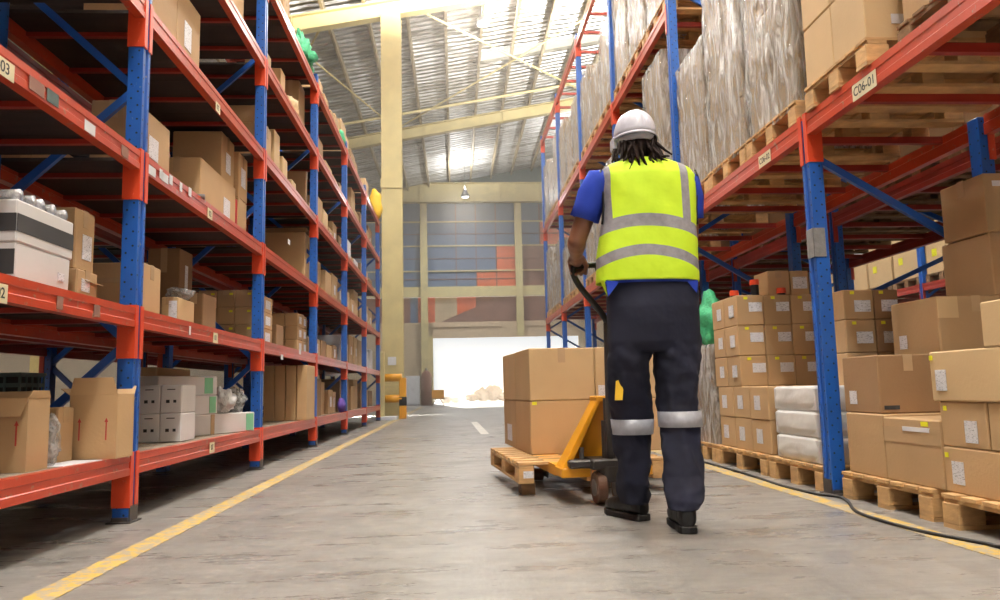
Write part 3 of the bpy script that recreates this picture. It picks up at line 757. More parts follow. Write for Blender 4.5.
# near big cartons
X1_ = PX+.03
def yat(x, y, X=X1_): return at(x, y, X=X).y
ya, yb_, yc = yat(943, 452), yat(885, 445), yat(848, 445)
zt1 = at(885, 417, X=X1_).z; print('big', ya, yb_, yc, zt1)
c2 = carton('cardboard_box', 'brown carton with broad clear tape on the near floor pallet', X1_+.25, (ya+yb_)/2, PT, .5, yb_-ya-.004, zt1-PT, 'card', tape=False, lab=[('x-', .5, .74, yb_-ya-.01, .07, 'tape', 'packing_tape'), ('x-', .25, .93, .05, .02, 'yellow_tag', 'yellow_sticker'), ('x-', .36, .84, .025, .02, 'yellow_tag', 'yellow_sticker'), ('x-', .4, .84, .2, .02, 'paper', 'paper_strip')])
c1 = carton('cardboard_box', 'brown carton at far end of the near floor pallet, beside the post', X1_+.25, (yb_+yc)/2, PT, .5, yc-yb_-.004, zt1-PT+.012, 'card', tape=False)
bz = zt1+.0135
bY = yat(877, 390)
o, z3 = ibox('R', 842, 877, 942, 355, bz, Y=bY, d=yat(842, 390)-bY, label='big dark brown carton with label lying across the near floor pallet cartons', mat='card_dark', lab=[('x-', .72, .27, .07, .07), ], w=.32)
MB().box(-.14, -.06, -o['dims'][1]/2-.0022, -o['dims'][1]/2-.0009, .02, .04).build('printed_line', M['black_print'], o)
zc_ = bz
carton('cardboard_box', 'brown carton inward of the big dark one under two high cartons', X1_+.62, bY+.22, bz, .5, .4, z3-bz-.002, 'card_dark', tape=False)
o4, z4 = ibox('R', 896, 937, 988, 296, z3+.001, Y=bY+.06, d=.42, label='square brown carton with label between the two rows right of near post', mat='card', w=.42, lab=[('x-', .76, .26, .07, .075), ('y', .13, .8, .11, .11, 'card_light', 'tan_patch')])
u2, zu2 = ibox('R', 941, 990, 1003, 232, z4+.001, Y=bY+.07, d=.4, label='lower of two plain brown cartons high at right edge', mat='card', w=.4, tape=False)
u1, zu1 = ibox('R', 938, 983, 1003, 173, zu2+.001, Y=bY+.05, d=.36, label='topmost brown carton at the right edge, under the beam', mat='card', w=.4, lab=[('y', .22, .82, .08, .03, 'paper', 'paper_strip')])
# nearest pallet stack (right edge)
Xn = X1_
yfar = yat(945, 470); print('near stack far y', yfar)
zA, zB, zC_, zD, zE = PT, at(946, 446, X=Xn).z, at(946, 401, X=Xn).z, at(942, 351, X=Xn).z, at(984, 302, X=Xn).z
print(zA, zB, zC_, zD, zE)
y2 = yat(988, 425)
carton('cardboard_box', 'bottom carton with white label in the stack at right edge', Xn+.25, yfar-.27, zA, .5, .54, zB-zA-.002, 'card', tape=False, lab=[('x-', 1-.09/.54, .45, .075, .095), ('x-', .955, .82, .02, .02, 'yellow_tag', 'yellow_sticker')])
carton('cardboard_box', 'second carton up with white label in the stack at right edge', Xn+.25, (yfar+y2)/2, zB, .5, yfar-y2-.004, zC_-zB-.002, 'card', tape=False, lab=[('x-', .34, .36, .075, .09), ('x-', .87, .85, .02, .02, 'yellow_tag', 'yellow_sticker')])
carton('cardboard_box', 'narrow carton beside the second one up in stack at right edge', Xn+.25, y2-.14, zB, .5, .27, zC_-zB-.002, 'card', tape=False)
carton('cardboard_box', 'third carton up with white label in the stack at right edge', Xn+.24, yfar+.02-.29, zC_, .5, .6, zD-zC_-.002, 'card_light', tape=False, lab=[('x-', .875, .42, .07, .09), ('x-', .97, .88, .02, .02, 'yellow_tag', 'yellow_sticker')])
carton('cardboard_box', 'light brown carton topmost in the stack at right edge', Xn+.24, yat(983, 320)-.21, zD, .5, .42, zE-zD, 'card_light', tape=False)

# tall stack of small cartons
Yq = yat(770, 430); Yq2 = yat(720, 430); Yu = yat(738, 340); Yu2 = yat(713, 340)
zr = [at(738, y, Y=Yu).z for y in (295, 324, 354, 385)]; zl = at(770, 386, Y=Yq).z
print('stack', Yq, Yq2, Yu, Yu2, zr, zl)
grid('R', X1_, Yq, PT, 3, 3, 2, .31, (Yq2-Yq)/3, (zl-PT)/2, 'carton in lower half of the tall stack', 'cartons low in the tall stack', lab=[('x-', .6, .5, .1, .1)], jig=.006)
cw = (at(793, 340, Y=Yu).x-at(738, 340, Y=Yu).x)/2; print('cw', cw)
grid('R', X1_, Yu, zl, 4, 2, 3, cw, (Yu2-Yu)/2, (zr[0]-zl)/3, 'carton in upper half of the tall stack', 'cartons high in the tall stack', lab=[('y', .7, .6, .1, .07), ('y', .35, .9, .03, .02, 'yellow_tag', 'yellow_sticker'), ('x-', .4, .5, .09, .09)], jig=.006)
zq2 = zr[0]
def onstack(xc, x1, yt, label, mat, lab=None, dy=.05, d=.26):
    p, q = at(xc, yt, Y=Yu+dy), at(x1, yt, Y=Yu+dy)
    carton('cardboard_box', label, (p.x+q.x)/2, Yu+dy+d/2, zq2+.001, q.x-p.x, d, p.z-zq2, mat, lab=lab)
onstack(767, 789, 271, 'lone brown carton on the tall stack, left of the labelled one', 'card')
onstack(790, 808, 271, 'brown carton with white label on top of the tall stack', 'card', [('y', .5, .5, .11, .09)])
onstack(809.5, 817, 272, 'narrow brown carton on the tall stack touching near post', 'card_light')
def jar(label, ix, iy, dy):
    p = at(ix, iy, Y=Yu+dy)
    r = empty('jar', label, 'jar', (p.x, Yu+dy, zq2+.001), 0, 'orange capped jars on the tall stack')
    h = max(.05, p.z-zq2)
    MB().tube([(0, 0, 0), (0, 0, h-.04)], .03, 16).build('jar_body', M['black_rubber'], r, smooth=False)
    MB().tube([(0, 0, h-.04), (0, 0, h)], [.036, .034], 16).build('cap', M['orange'], r)
jar('tallest orange-capped black jar standing on the tall stack', 754, 280, .05)
jar('orange-capped black jar right of the tallest one on stack', 781, 289, .0+.03)
jar('orange-capped black jar at left edge of the tall stack', 734, 291, .28)
# narrow stack seen right of the near post
Ys_ = 4.4
z0_, z1_, z2_ = at(870, 352, Y=Ys_).z, at(870, 319, Y=Ys_).z, at(870, 289, Y=Ys_).z
xa_, xb_, xc_ = at(846, 330, Y=Ys_).x, at(877, 330, Y=Ys_).x, at(902, 330, Y=Ys_).x
print('narrow', z0_, z1_, z2_, xa_, xb_, xc_)
hz_ = (z0_-PT)/2
for k, (a, b, nm) in enumerate(((PT, PT+hz_, 'bottom'), (PT+hz_, z0_, 'second'), (z0_, z1_, 'third'), (z1_, z2_, 'top'))):
    for (p, q, cn, mt) in ((xa_, xb_, 'left', 'card'), (xb_, xc_, 'right', 'card_dark')):
        carton('cardboard_box', f'{nm} {cn} carton of the narrow stack just right of near right post', (p+q)/2, Ys_+.16, a, q-p-.003, .3, b-a-.002, mt, 0, None, False, [('y', .62, .45, .1, .07), ('y', .3, .9, .025, .018, 'yellow_tag', 'yellow_sticker')] if k > 1 else None)
# white wrapped bundles
def bundle(label, x0, x1, y0, y1, z0, z1, seed):
    r = empty('wrapped_bundle', label, 'bundle', ((x0+x1)/2, (y0+y1)/2, z0), 0, 'white wrapped bundles')
    w, d, h = x1-x0, y1-y0, z1-z0
    MB().box(-w/2+.01, w/2-.01, -d/2+.01, d/2-.01, 0, h-.004).build('paper_block', M['card_white'], r, bevel=.01)
    rings = []; N = 48
    for k in range(9):
        t = k/8; ring = []
        for i in range(N):
            a = 2*PI*i/N; cx, sy = math.cos(a), math.sin(a)
            q = (abs(cx)**8+abs(sy)**8)**(-1/8)
            bul = 1+.02*math.sin(PI*t)+.02*noise.noise(Vector((cx*3+seed, sy*3, t*4)))
            if t < .15: bul *= .97
            ring.append((cx*q*w/2*bul, sy*q*d/2*bul, h*t+.006*noise.noise(Vector((cx*4, sy*4+seed, t*3))) if 0 < k < 8 else h*t+.001))
        rings.append(ring)
    MB().loft(rings).build('poly_wrap', M['white_wrap'], r, smooth=True)
zz = PT
by0 = 4.36; bx0, bx1 = 2.10, 2.66
hb = (at(800, 386, X=2.1).z-PT)/3
for k, nm in enumerate(('bottom', 'middle', 'top')):
    h = hb
    bundle(f'{nm} of three white plastic-wrapped bundles beside the near right post', bx0, bx1, by0, by0+.62, zz, zz+h-.003, k*7.3); zz += h

# ---- wrapped loads
def film_box(label, x0, x1, y0, y1, z0, z1, group=None, amp=.012, mat='film'):
    cx, cy = (x0+x1)/2, (y0+y1)/2; w, d = (x1-x0)/2, (y1-y0)/2
    N = 96; K = 26; rings = []; sd = rnd.uniform(0, 50)
    for k in range(K+1):
        t = k/K; z = (z1-z0)*t; ring = []
        for i in range(N):
            a = 2*PI*i/N; c_, s_ = math.cos(a), math.sin(a)
            q = (abs(c_)**60+abs(s_)**60)**(-1/60)
            px, py = c_*q*w, s_*q*d
            dd = amp*(noise.noise(Vector((px*5+z*3.2+sd, py*5+z*3, z*2.2)))*1.3+abs(noise.noise(Vector((px*9-z*8, py*9+sd-z*8, z*9))))*.9)
            ring.append((px+c_*dd, py+s_*dd, z))
        rings.append(ring)
    top = [(p[0]*.97, p[1]*.97, z1-z0+.012) for p in rings[-1]]; rings.append(top)
    o = MB().loft(rings, cap=False).build('stretch_film', M[mat], None, (cx, cy, z0), smooth=True)
    o.data.polygons  # closed on top by the cartons themselves
    return tag(o, label, 'plastic wrap', group)
def wrapped(where, X0, Y0, z, w, d, top, nx, ny, nz, simple=False, mat='card_light', side='R', wood='wood', matf='film'):
    if simple: simple_pallet(f'pallet carrying the film-wrapped load {where}', X0, Y0, z, w, d, wood)
    else: pallet(f'pallet carrying the film-wrapped load {where}', X0, Y0, z, w, d, wood)
    zc = z+.14; h = (top-zc)/nz; ww, dd = (w-.07)/nx, (d-.07)/ny
    if simple:
        for k in range(nz):
            for j in range(ny):
                for i in range(nx): far_carton(X0+.035+ww*(i+.5), Y0+.035+dd*(j+.5), zc+k*h, ww-.006, dd-.006, h-.004, mat)
    else:
     for k in range(nz):
        for j in range(ny):
            for i in range(nx):
                carton('cardboard_box', f'brown carton inside film-wrapped load {where}', X0+.035+ww*(i+.5), Y0+.035+dd*(j+.5), zc+k*h, ww-.004, dd-.004, h-.002, mat, 0, f'cartons inside film-wrapped load {where}', False,
                       [('y', .5, .8, .1, .06)] if (j == 0 and (k+i) % 2 == 0) else None, small=True)
    film_box(f'stretch film round load {where}', X0+.014, X0+w-.014, Y0+.014, Y0+d-.014, z+.10, top+.008, mat=matf)
Z1 = RD[0]; Xp = 2.045
print('S0', at(869, 62, Z=Z1), at(797, 115, X=Xp), at(743, 140, X=Xp), at(705, 180, X=Xp), 'W3', at(702, 33, X=2.1), at(676, 60, X=2.1), 'W4', at(657, 42, X=2.1), at(639, 62, X=2.1))
yS0 = at(867, 62, X=Xp).y; yS1 = 4.15; yS2 = at(739, 150, X=Xp).y; yS3 = at(699, 190, X=Xp).y
# S0: unwrapped cartons over the near right beam
pallet('pallet of unwrapped cartons on the beam above the near right post', Xp, yS0, Z1, 1.05, yS1-yS0-.03, 'wood')
d0 = (yS1-yS0-.05)/2; hh = at(826, 2, X=Xp).z-at(826, 66, X=Xp).z; print('S0 tier h', hh)
hh = min(hh, .36)
for k, tn in enumerate(('lower', 'upper', 'topmost')):
    for j, dn in enumerate(('near', 'far')):
        for i, cn in enumerate(('aisle-side', 'middle', 'inner')):
            carton('cardboard_box', f'{tn} {dn} {cn} plain carton on pallet above the near right post', Xp+.01+.35*(i+.5)-.0, yS0+.01+d0*(j+.5), Z1+.14+k*hh, .345, d0-.006, hh-.003, 'card_light', 0, 'cartons above the near right post', k == 2,
                   [('y', .6, .3, .14, .05, 'paper', 'paper_strip')] if (j == 0 and k == 0 and i == 0) else None)
# more pallets nearer the viewer on the same level (seen from below, at right edge)
pallet('pallet nearest the viewer on the right beam, seen from below', Xp+.1, yS0-.95, Z1, 1.0, .85, 'wood_dull')
grid('R', Xp+.12, yS0-.94, Z1+.14, 2, 2, 2, .47, .41, .36, 'carton on the nearest beam-level pallet, top right', 'cartons on the nearest beam-level pallet', jig=.004)
wrapped('next past the near right post', 2.06, 4.28, Z1, 1.05, .77, 3.85, 2, 2, 4)
wrapped('second past the near right post', 2.06, 5.08, Z1, 1.05, .78, 3.82, 2, 2, 4)
wrapped('just before the second right post', 2.07, 5.89, Z1, 1.05, .78, at(702, 33, X=2.075).z, 2, 2, 4)
wrapped('with labelled near side beyond the second right post', 2.08, 7.12, Z1, 1.0, .80, 3.95, 2, 2, 5)
yk = 9.3; names = ['third', 'fourth', 'fifth', 'sixth', 'seventh', 'eighth', 'ninth', 'tenth']
ny = 0
for k in range(1, 5):
    y0 = YR+DR*k+.08
    for q in range(3):
        if k == 1 and q < 2: continue
        tp = rnd.uniform(3.1, 3.65)
        wrapped(f'on first beams, {names[ny % 8]}{" and farthest" if ny>=8 else ""} beyond the helmet', 2.08, y0+q*.81, Z1, 1.0, .77, tp, 2, 2, 3, simple=True); ny += 1
# second beam level
ny = 0
Z2 = RD[1]
for k in range(1, 5):
    y0 = YR+DR*k+.08
    for q in range(3):
        tp = rnd.uniform(5.25, 5.85)
        if k == 2 and q == 1: tp = 5.2
        wrapped(f'on second beams, {(names+["eleventh","twelfth","thirteenth","last"])[ny]} counting from the viewer', 2.08, y0+q*.81, Z2, 1.0, .77, tp, 2, 2, 3, simple=True); ny += 1
# floor loads beyond the tall stack
wrapped('on the floor behind the worker legs', 2.09, 6.12, 0, .93, .56, at(716, 345, X=2.09).z, 2, 1, 3, mat='card')
blob('green_netting', 'green netting draped over cartons behind the worker hip', 'netting', (2.21, 6.4, at(716, 345, X=2.09).z+.012), .2, 'green_net', .55, .9, 1.25, .3, 2)
wrapped('on the floor far behind the pallet truck', 2.2, 6.95, 0, .95, 1.0, 1.35, 2, 2, 3, simple=True)
blob('plastic_bag', 'grey plastic sacks heaped on carton behind the worker waist', 'bag', (2.72, 6.42, at(716, 345, X=2.09).z+.012), .17, 'film_bag', 1.3, .8, 1.0, .4, 2)
for k, (y, t) in enumerate(((9.7, 1.25), (12.1, 1.1), (14.7, 1.2))):
    wrapped(f'on the floor of the far right rack, {["first","second","third"][k]} in line', 2.15, y, 0, .95, 1.0, t, 2, 2, 2, simple=True)
# dim pallets of the rack behind: undersides in view
k = 0
for yb in ysr[:5]:
    for q in range(3):
        simple_pallet('dim pallet on the beams of the rack behind, seen from below', 3.56, yb+.08+q*.81, Z1, 1.46, .77, 'wood_dull', 'dim pallets on the rack behind')
        if yb > 1: far_carton(4.29, yb+.08+q*.81+.385, Z1+.14, 1.3, .7, .8, 'card_dark')
for q, yb in enumerate((4.7, 7.3, 9.9)):
    far_carton(4.0, yb+.4, 0, .86, .9, .95, 'card_dark')
for k in range(1, 5):
    for q in range(3):
        y = YR+DR*k+.08+q*.81
        simple_pallet('pallet of the row across the next right aisle', 7.64, y, Z1, .9, .77, 'wood_dull', 'pallets across the right aisle')
        carton('cardboard_box', 'pale carton load of the row across the next right aisle', 8.09, y+.385, Z1+.14, .85, .74, rnd.uniform(.9, 1.2), 'card_light', 0, 'carton loads across the right aisle', False, [('x-', .3, .6, .3, .2), ('x-', .7, .3, .12, .12, 'yellow_tag', 'yellow_sticker')], small=False)
for mt, m in stuff.items():
    tag(m.build('distant_cartons', M[mt]), {'card': 'brown', 'card_dark': 'dull brown', 'card_light': 'light brown', 'card_white': 'white'}[mt]+' cartons far back in the racks, inside film or gloom', 'boxes', None, 'stuff')

# ------------------------------------------------------------------ the worker
PY = 3.37; HY = 3.66
px0 = at(646, 280, Y=PY).x
worker = empty('person', 'person in white helmet, yellow-green vest and navy trousers pushing the pallet truck', 'person', (px0, PY, 0))
O = Vector((px0, PY, 0))
def W(x, y, Y): return at(x, y, Y=Y)-O
def sup(cx, cy, z, a, b, n=2.6, N=56, tilt=0):
    r = []
    for i in range(N):
        t = 2*PI*i/N; c_, s_ = math.cos(t), math.sin(t)
        r.append((cx+a*math.copysign(abs(c_)**(2/n), c_), cy+b*math.copysign(abs(s_)**(2/n), s_), z+tilt*c_))
    return r
def ringspan(y, xl_, xr__, Y, b, n=2.6, N=56, dz=0):
    l, r = W(xl_, y, Y), W(xr__, y, Y); c_ = (l+r)/2
    return sup(c_.x, c_.y, c_.z+dz, abs(r.x-l.x)/2, b, n, N)
def remesh(o, vox, sm=6, fac=.6):
    m = o.modifiers.new('remesh', 'REMESH'); m.mode = 'VOXEL'; m.voxel_size = vox; m.use_smooth_shade = True
    m = o.modifiers.new('smooth', 'SMOOTH'); m.factor = fac; m.iterations = sm
# joints
shL, shR = W(596, 184, PY+.01), W(689, 186, PY+.01)
elL = W(577, 241, PY+.07); wrL = W(576, 255, HY-.085)
shR2 = shR; elR = W(689, 243, PY+.09); wrR = W(650, 262, HY-.09)
handL = W(577.5, 268, HY); handR = W(637, 263, HY)
head = W(635, 137, PY+.01)
body = MB()
# torso and neck
body.loft([sup(0, .02, W(650, 300, PY).z, .15, .1, 2.3, 28), sup(0, .02, W(650, 270, PY).z, .145, .09, 2.3, 28), sup(0, .02, W(650, 235, PY).z, .15, .09, 2.3, 28),
           sup(0, .02, W(648, 205, PY).z, .17, .1, 2.3, 28), sup(0, .02, W(648, 182, PY).z, .18, .085, 2.3, 28), sup(0, .025, W(645, 170, PY).z, .12, .06, 2.2, 28)])
nk = W(641, 168, PY+.02)
body.limb([nk, W(638, 152, PY+.03)], [.062, .056], 18)
hc = W(635, 139, PY+.045)
body.ball(hc, .088, 22, .88, 1.08, 1.25)
body.ball(hc+Vector((-.01, .055, -.055)), .05, 16, .9, .9, .9)     # jaw
body.ball(hc+Vector((-.012, .105, -.02)), .016, 10, .8, 1.2, 1.2)      # nose
for sx in (-1, 1): body.ball(hc+Vector((sx*.078, .0, -.025)), .026, 12, .45, .75, 1.25)   # ears
body.ball(hc+Vector((-.012, .088, -.062)), .02, 10, 1.2, .6, .5)      # lips
# arms
def arm(sh, el, wr): 
    body.limb([sh, sh.lerp(el, .5), el], [.047, .047, .042], 18)
    body.limb([el, el.lerp(wr, .3), wr], [.043, .044, .029], 18)
arm(shL, elL, wrL); arm(shR, elR, wrR)
def hand(wr, hd, sx):
    """palm behind the bar, four fingers closing over it, thumb under"""
    ax = Vector((1, 0, 0)); 
    fwd = (hd-wr).normalized(); upv = ax.cross(fwd)*1.0
    if upv.z < 0: upv = -upv
    palm0 = wr; k0 = hd-fwd*.028+upv*.018
    body.limb([wr, wr.lerp(k0, .55), k0], [.029, .035, .029], 14)
    for i, (off, ln, rd) in enumerate(((-.037, 1.1, .0100), (-.0125, 1.2, .0108), (.0125, 1.15, .0106), (.036, .95, .0092))):
        b0 = k0+ax*off*sx*.95
        body.limb([palm0.lerp(k0, .45)+ax*off*sx*.6, b0], [.014, .0135], 10)
        p1 = hd+ax*off*sx+upv*.029-fwd*.002; p2 = hd+ax*off*sx*.98+fwd*(.027*ln)+upv*.004; p3 = hd+ax*off*sx*.96+fwd*.012-upv*.027*ln
        body.limb([b0, p1, p2, p3], [rd*1.25, rd*1.15, rd*1.02, rd*.9], 10)
    t0 = wr.lerp(k0, .45)-ax*sx*.028
    t0b = hd-ax*sx*.045-fwd*.025-upv*.006; t1 = hd-ax*sx*.036-upv*.024; t2 = hd-ax*sx*.008-upv*.027+fwd*.006
    body.limb([t0, t0b, t1, t2], [.015, .0125, .0105, .0088], 10)
hand(wrL, handL, -1)
hand(wrR, handR, 1)
# legs under the trousers down to the ankles
hipz = W(650, 330, PY).z
ankL = W(634, 500, PY+.24); ankR = W(682, 508, PY-.05)
kneeL = W(633, 410, PY+.14); kneeR = W(678, 405, PY+.05)
hipL, hipR = W(628, 318, PY), W(676, 318, PY)
for h_, k_, a_ in ((hipL, kneeL, ankL), (hipR, kneeR, ankR)):
    body.limb([h_, k_], [.075, .05], 16); body.limb([k_, k_.lerp(a_, .3), a_], [.05, .05, .034], 16)
body.limb([hipL, hipR], [.085, .085], 16)
bo = body.build('body', M['skin'], worker); remesh(bo, .004, 4, .5)
# trousers : lofted seat and two legs, fused
tr = MB()
tr.loft([ringspan(281, 607, 697, PY+.0, .105, 2.4), ringspan(292, 606.5, 697.5, PY+.0, .115, 2.4), ringspan(308, 607, 698, PY, .122, 2.4), ringspan(325, 608, 698.5, PY+.005, .12, 2.5), ringspan(342, 608, 699, PY+.01, .108, 2.8), ringspan(352, 610, 698, PY+.012, .085, 3)])
def leg(spec, rnd_=0):
    rings = []
    for y, a, b, Y, dp in spec: rings.append(ringspan(y, a, b, Y, dp, 2.2, 40))
    # fine folds
    out = []
    for k in range(len(rings)-1):
        n = 10
        for q in range(n):
            t = q/n; rg = []
            for i in range(40):
                p = Vector(rings[k][i]).lerp(Vector(rings[k+1][i]), t)
                c0 = Vector((sum(v[0] for v in rings[k])/40, sum(v[1] for v in rings[k])/40, p.z)).lerp(Vector((sum(v[0] for v in rings[k+1])/40, sum(v[1] for v in rings[k+1])/40, p.z)), t)
                dd = (p-c0); amp = .017*noise.noise(Vector((dd.x*14+rnd_, dd.y*14, p.z*9+dd.x*12)))+.009*noise.noise(Vector((dd.x*20, dd.y*20+rnd_, p.z*26)))
                rg.append(p+dd.normalized()*amp)
            out.append(rg)
    out.append([Vector(p) for p in rings[-1]])
    tr.loft(out)
leg([(335, 608, 653, PY+.01, .1), (360, 608, 650.5, PY+.02, .092), (385, 608.5, 650.5, PY+.06, .084), (410, 611, 651, PY+.11, .078), (432, 614.5, 651, PY+.15, .075), (455, 616, 650.5, PY+.18, .075), (478, 617, 650.5, PY+.21, .078), (495, 619, 650, PY+.23, .08), (503, 622, 648, PY+.235, .075)], 3)
leg([(335, 651, 699, PY+.01, .1), (358, 654, 698, PY+.01, .09), (380, 656, 698, PY+.02, .084), (405, 659.5, 697.5, PY+.03, .080), (430, 661, 699, PY+.02, .078), (452, 661.5, 700.5, PY+.0, .08), (475, 662, 702, PY-.02, .084), (490, 664.5, 702, PY-.06, .088), (500, 667, 700, PY-.075, .088), (509, 669, 697, PY-.085, .082)], 11)
to = tr.build('trousers', M['navy'], worker); remesh(to, .006, 2, .5)
def band(y0, y1, spec0, spec1, name, n=2.2, mat='reflect_light'):
    a = ringspan(y0, *spec0, n, 48); b = ringspan(y1, *spec1, n, 48)
    ctr = lambda r: Vector((sum(v[0] for v in r)/48, sum(v[1] for v in r)/48, r[0][2]))
    ia = [Vector(p)+(ctr(a)-Vector(p))*.08 for p in a]; ib = [Vector(p)+(ctr(b)-Vector(p))*.08 for p in b]
    m = MB().loft([ia, a, b, ib], cap=False)
    return m.build(name, M[mat], to, smooth=True)
band(419, 434, (611.0, 653.2, PY+.13, .098), (612.8, 652.6, PY+.155, .096), 'reflective_band')
band(411, 426.5, (658.0, 700.2, PY+.03, .100), (659.5, 701.4, PY+.022, .099), 'reflective_band')
yt_ = W(613, 390, PY+.06)
MB().add([(-.02, 0, -.045), (.012, -.004, -.045), (.018, -.004, .0), (.004, 0, .045), (-.012, 0, .04), (-.02, .01, -.045), (.012, .006, -.045), (.018, .006, .0), (.004, .01, .045), (-.012, .01, .04)], [(0, 1, 2, 3, 4), (9, 8, 7, 6, 5)]+[(i, (i+1) % 5, 5+(i+1) % 5, 5+i) for i in range(5)]).build('yellow_tab', M['yellow_bag'], to, (yt_.x+.012, yt_.y-.075, yt_.z))
# shoes
def shoe(heel, ang_, name='shoe'):
    r = MB(); c_, s_ = math.cos(ang_), math.sin(ang_)
    def tf(p): return (heel[0]+p[0]*c_-p[1]*s_, heel[1]+p[0]*s_+p[1]*c_, p[2])
    def section(y, w, h0, h1, n=3): return [(w*math.copysign(abs(math.cos(2*PI*i/24))**(2/n), math.cos(2*PI*i/24)), y, (h0+h1)/2+(h1-h0)/2*math.copysign(abs(math.sin(2*PI*i/24))**(2/n), math.sin(2*PI*i/24))) for i in range(24)]
    up_ = MB().loft([[tf(p) for p in section(*q)] for q in ((.0, .028, .028, .085), (.015, .038, .026, .125), (.045, .043, .026, .14), (.085, .043, .026, .135), (.125, .044, .026, .115), (.175, .048, .024, .1), (.225, .047, .024, .09), (.262, .038, .024, .075), (.282, .02, .026, .055))])
    up_.limb([tf((0, .055, .08)), tf((0, .065, .125))], [.042, .04], 16)
    so_ = MB(); ol = [(-.033, 0), (-.04, .03), (-.038, .1), (-.047, .18), (-.046, .24), (-.03, .28), (0, .29), (.03, .28), (.046, .24), (.047, .18), (.038, .1), (.04, .03), (.033, 0), (0, -.008)]
    pts = [tf((x*1.04, y, 0))[:2] for x, y in ol]
    so_.prism(pts, 0.001, .03)
    hl_ = [tf((x*1.05, min(y, .075), 0))[:2] for x, y in ol]
    u = up_.build(name, M['leather'], worker, smooth=True); remesh(u, .005, 4, .5)
    so_.build('sole', M['black_rubber'], u, bevel=.003)
hR = at(683, 535, Z=0); hL = at(646, 522, Z=0); print('heels', hR, hL)
shoe(((hR-O).x+.03, (hR-O).y+.01), -.08)
shoe(((hL-O).x-.0, (hL-O).y+.02), .42)
# shirt sleeves, collar and tail
for (sh, el, t) in ((shL, elL, .62), (shR, elR, .55)):
    e_ = sh.lerp(el, t); d = (el-sh).normalized()
    m = MB()
    inn = Vector((.05 if sh.x < 0 else -.05, 0, .0))
    pts = [sh+inn*1.2+Vector((0, 0, .012)), sh+inn*.2+Vector((0, 0, .008)), sh.lerp(el, .2), sh.lerp(el, .4), e_]
    rr = [.052, .063, .065, .062, .065]
    m.tube(pts, rr, 24, cap=False)
    sl = m.build('shirt_sleeve', M['shirt'], worker, smooth=True)
    md = sl.modifiers.new('thickness', 'SOLIDIFY'); md.thickness = .004; md.offset = 1
    for v in sl.data.vertices:
        n_ = noise.noise(v.co*16)*.007; v.co += Vector((n_, n_*.6, n_))
m = MB().loft([sup(nk.x, nk.y+.0, nk.z-.03, .078, .075, 2, 28), sup(nk.x, nk.y+.0, nk.z+.012, .068, .066, 2, 28), sup(nk.x, nk.y, nk.z+.014, .062, .06, 2, 28)], cap=False)
m.build('shirt_collar', M['shirt'], worker, smooth=True)
tl = MB().loft([ringspan(272, 604, 694, PY, .112, 2.4), ringspan(285, 604, 697, PY, .115, 2.4), ], cap=False)
for (a, b, c3) in ((607, 618, 296), (690, 698, 292)):
    pass
tl.build('shirt_tail', M['shirt'], worker, smooth=True)
MB().add([tuple(W(606, 280, PY-.085)), tuple(W(619, 282, PY-.118)), tuple(W(608, 297, PY-.09)), tuple(W(606, 280, PY-.08)), tuple(W(619, 282, PY-.113)), tuple(W(608, 297, PY-.085))], [(0, 1, 2), (5, 4, 3), (0, 3, 4, 1), (1, 4, 5, 2), (2, 5, 3, 0)]).build('shirt_flap', M['shirt'], worker)
MB().add([tuple(W(687, 281, PY-.11)), tuple(W(698, 280, PY-.08)), tuple(W(697, 293, PY-.085)), tuple(W(687, 281, PY-.105)), tuple(W(698, 280, PY-.075)), tuple(W(697, 293, PY-.08))], [(0, 1, 2), (5, 4, 3), (0, 3, 4, 1), (1, 4, 5, 2), (2, 5, 3, 0)]).build('shirt_flap', M['shirt'], worker)
# vest, painted by cloth pattern : lime field, grey tapes, lime edges
def vest_mat():
    m, nt, p = newmat('lime_vest_with_grey_tape'); tc = nd(nt, 'ShaderNodeTexCoord')
    sx = nd(nt, 'ShaderNodeSeparateXYZ'); nt.links.new(tc.outputs['Object'], sx.inputs[0])
    x, y, z = sx.outputs
    bz = PY-.125
    xc = math_(nt, 'SUBTRACT', x, W(646, 220, PY-.12).x); x2 = math_(nt, 'MULTIPLY', xc, xc)
    zu = math_(nt, 'ADD', z, math_(nt, 'MULTIPLY', x2, .75)); zl_ = math_(nt, 'ADD', z, math_(nt, 'MULTIPLY', x2, 1.05))
    def between(v, a, b): return math_(nt, 'MULTIPLY', math_(nt, 'GREATER_THAN', v, a), math_(nt, 'LESS_THAN', v, b))
    zA0, zA1 = W(648, 225.5, bz).z, W(648, 213, bz).z; zB0, zB1 = W(648, 254.5, bz).z, W(648, 244, bz).z
    g = math_(nt, 'MAXIMUM', between(zu, zA0, zA1), between(zl_, zB0-.002, zB1))
    # sideways slant of the lower tape ends
    xs = [W(q, 190, bz).x for q in (602, 613.5, 682.5, 691.5)]
    s1 = math_(nt, 'MULTIPLY', between(x, xs[0], xs[1]), math_(nt, 'GREATER_THAN', zu, zA0))
    s2 = math_(nt, 'MULTIPLY', between(x, xs[2], xs[3]), math_(nt, 'GREATER_THAN', zu, zA0))
    g = math_(nt, 'MAXIMUM', g, math_(nt, 'MAXIMUM', s1, s2))
    nz = noisev(nt, tc.outputs['Object'], 7, 4)
    lime = mix(nt, ramp(nt, nz, .3, .7), srgb(216, 250, 52), srgb(200, 238, 40))
    grey = mix(nt, ramp(nt, noisev(nt, tc.outputs['Object'], 30, 3), .3, .7), srgb(152, 150, 156), srgb(128, 126, 132))
    nt.links.new(mix(nt, g, lime, grey), p.inputs['Base Color'])
    p.inputs['Roughness'].default_value = .7
    b = nd(nt, 'ShaderNodeBump', Strength=.35, Distance=.015); nt.links.new(noisev(nt, tc.outputs['Object'], 9, 3), b.inputs['Height']); nt.links.new(b.outputs[0], p.inputs['Normal'])
    return m
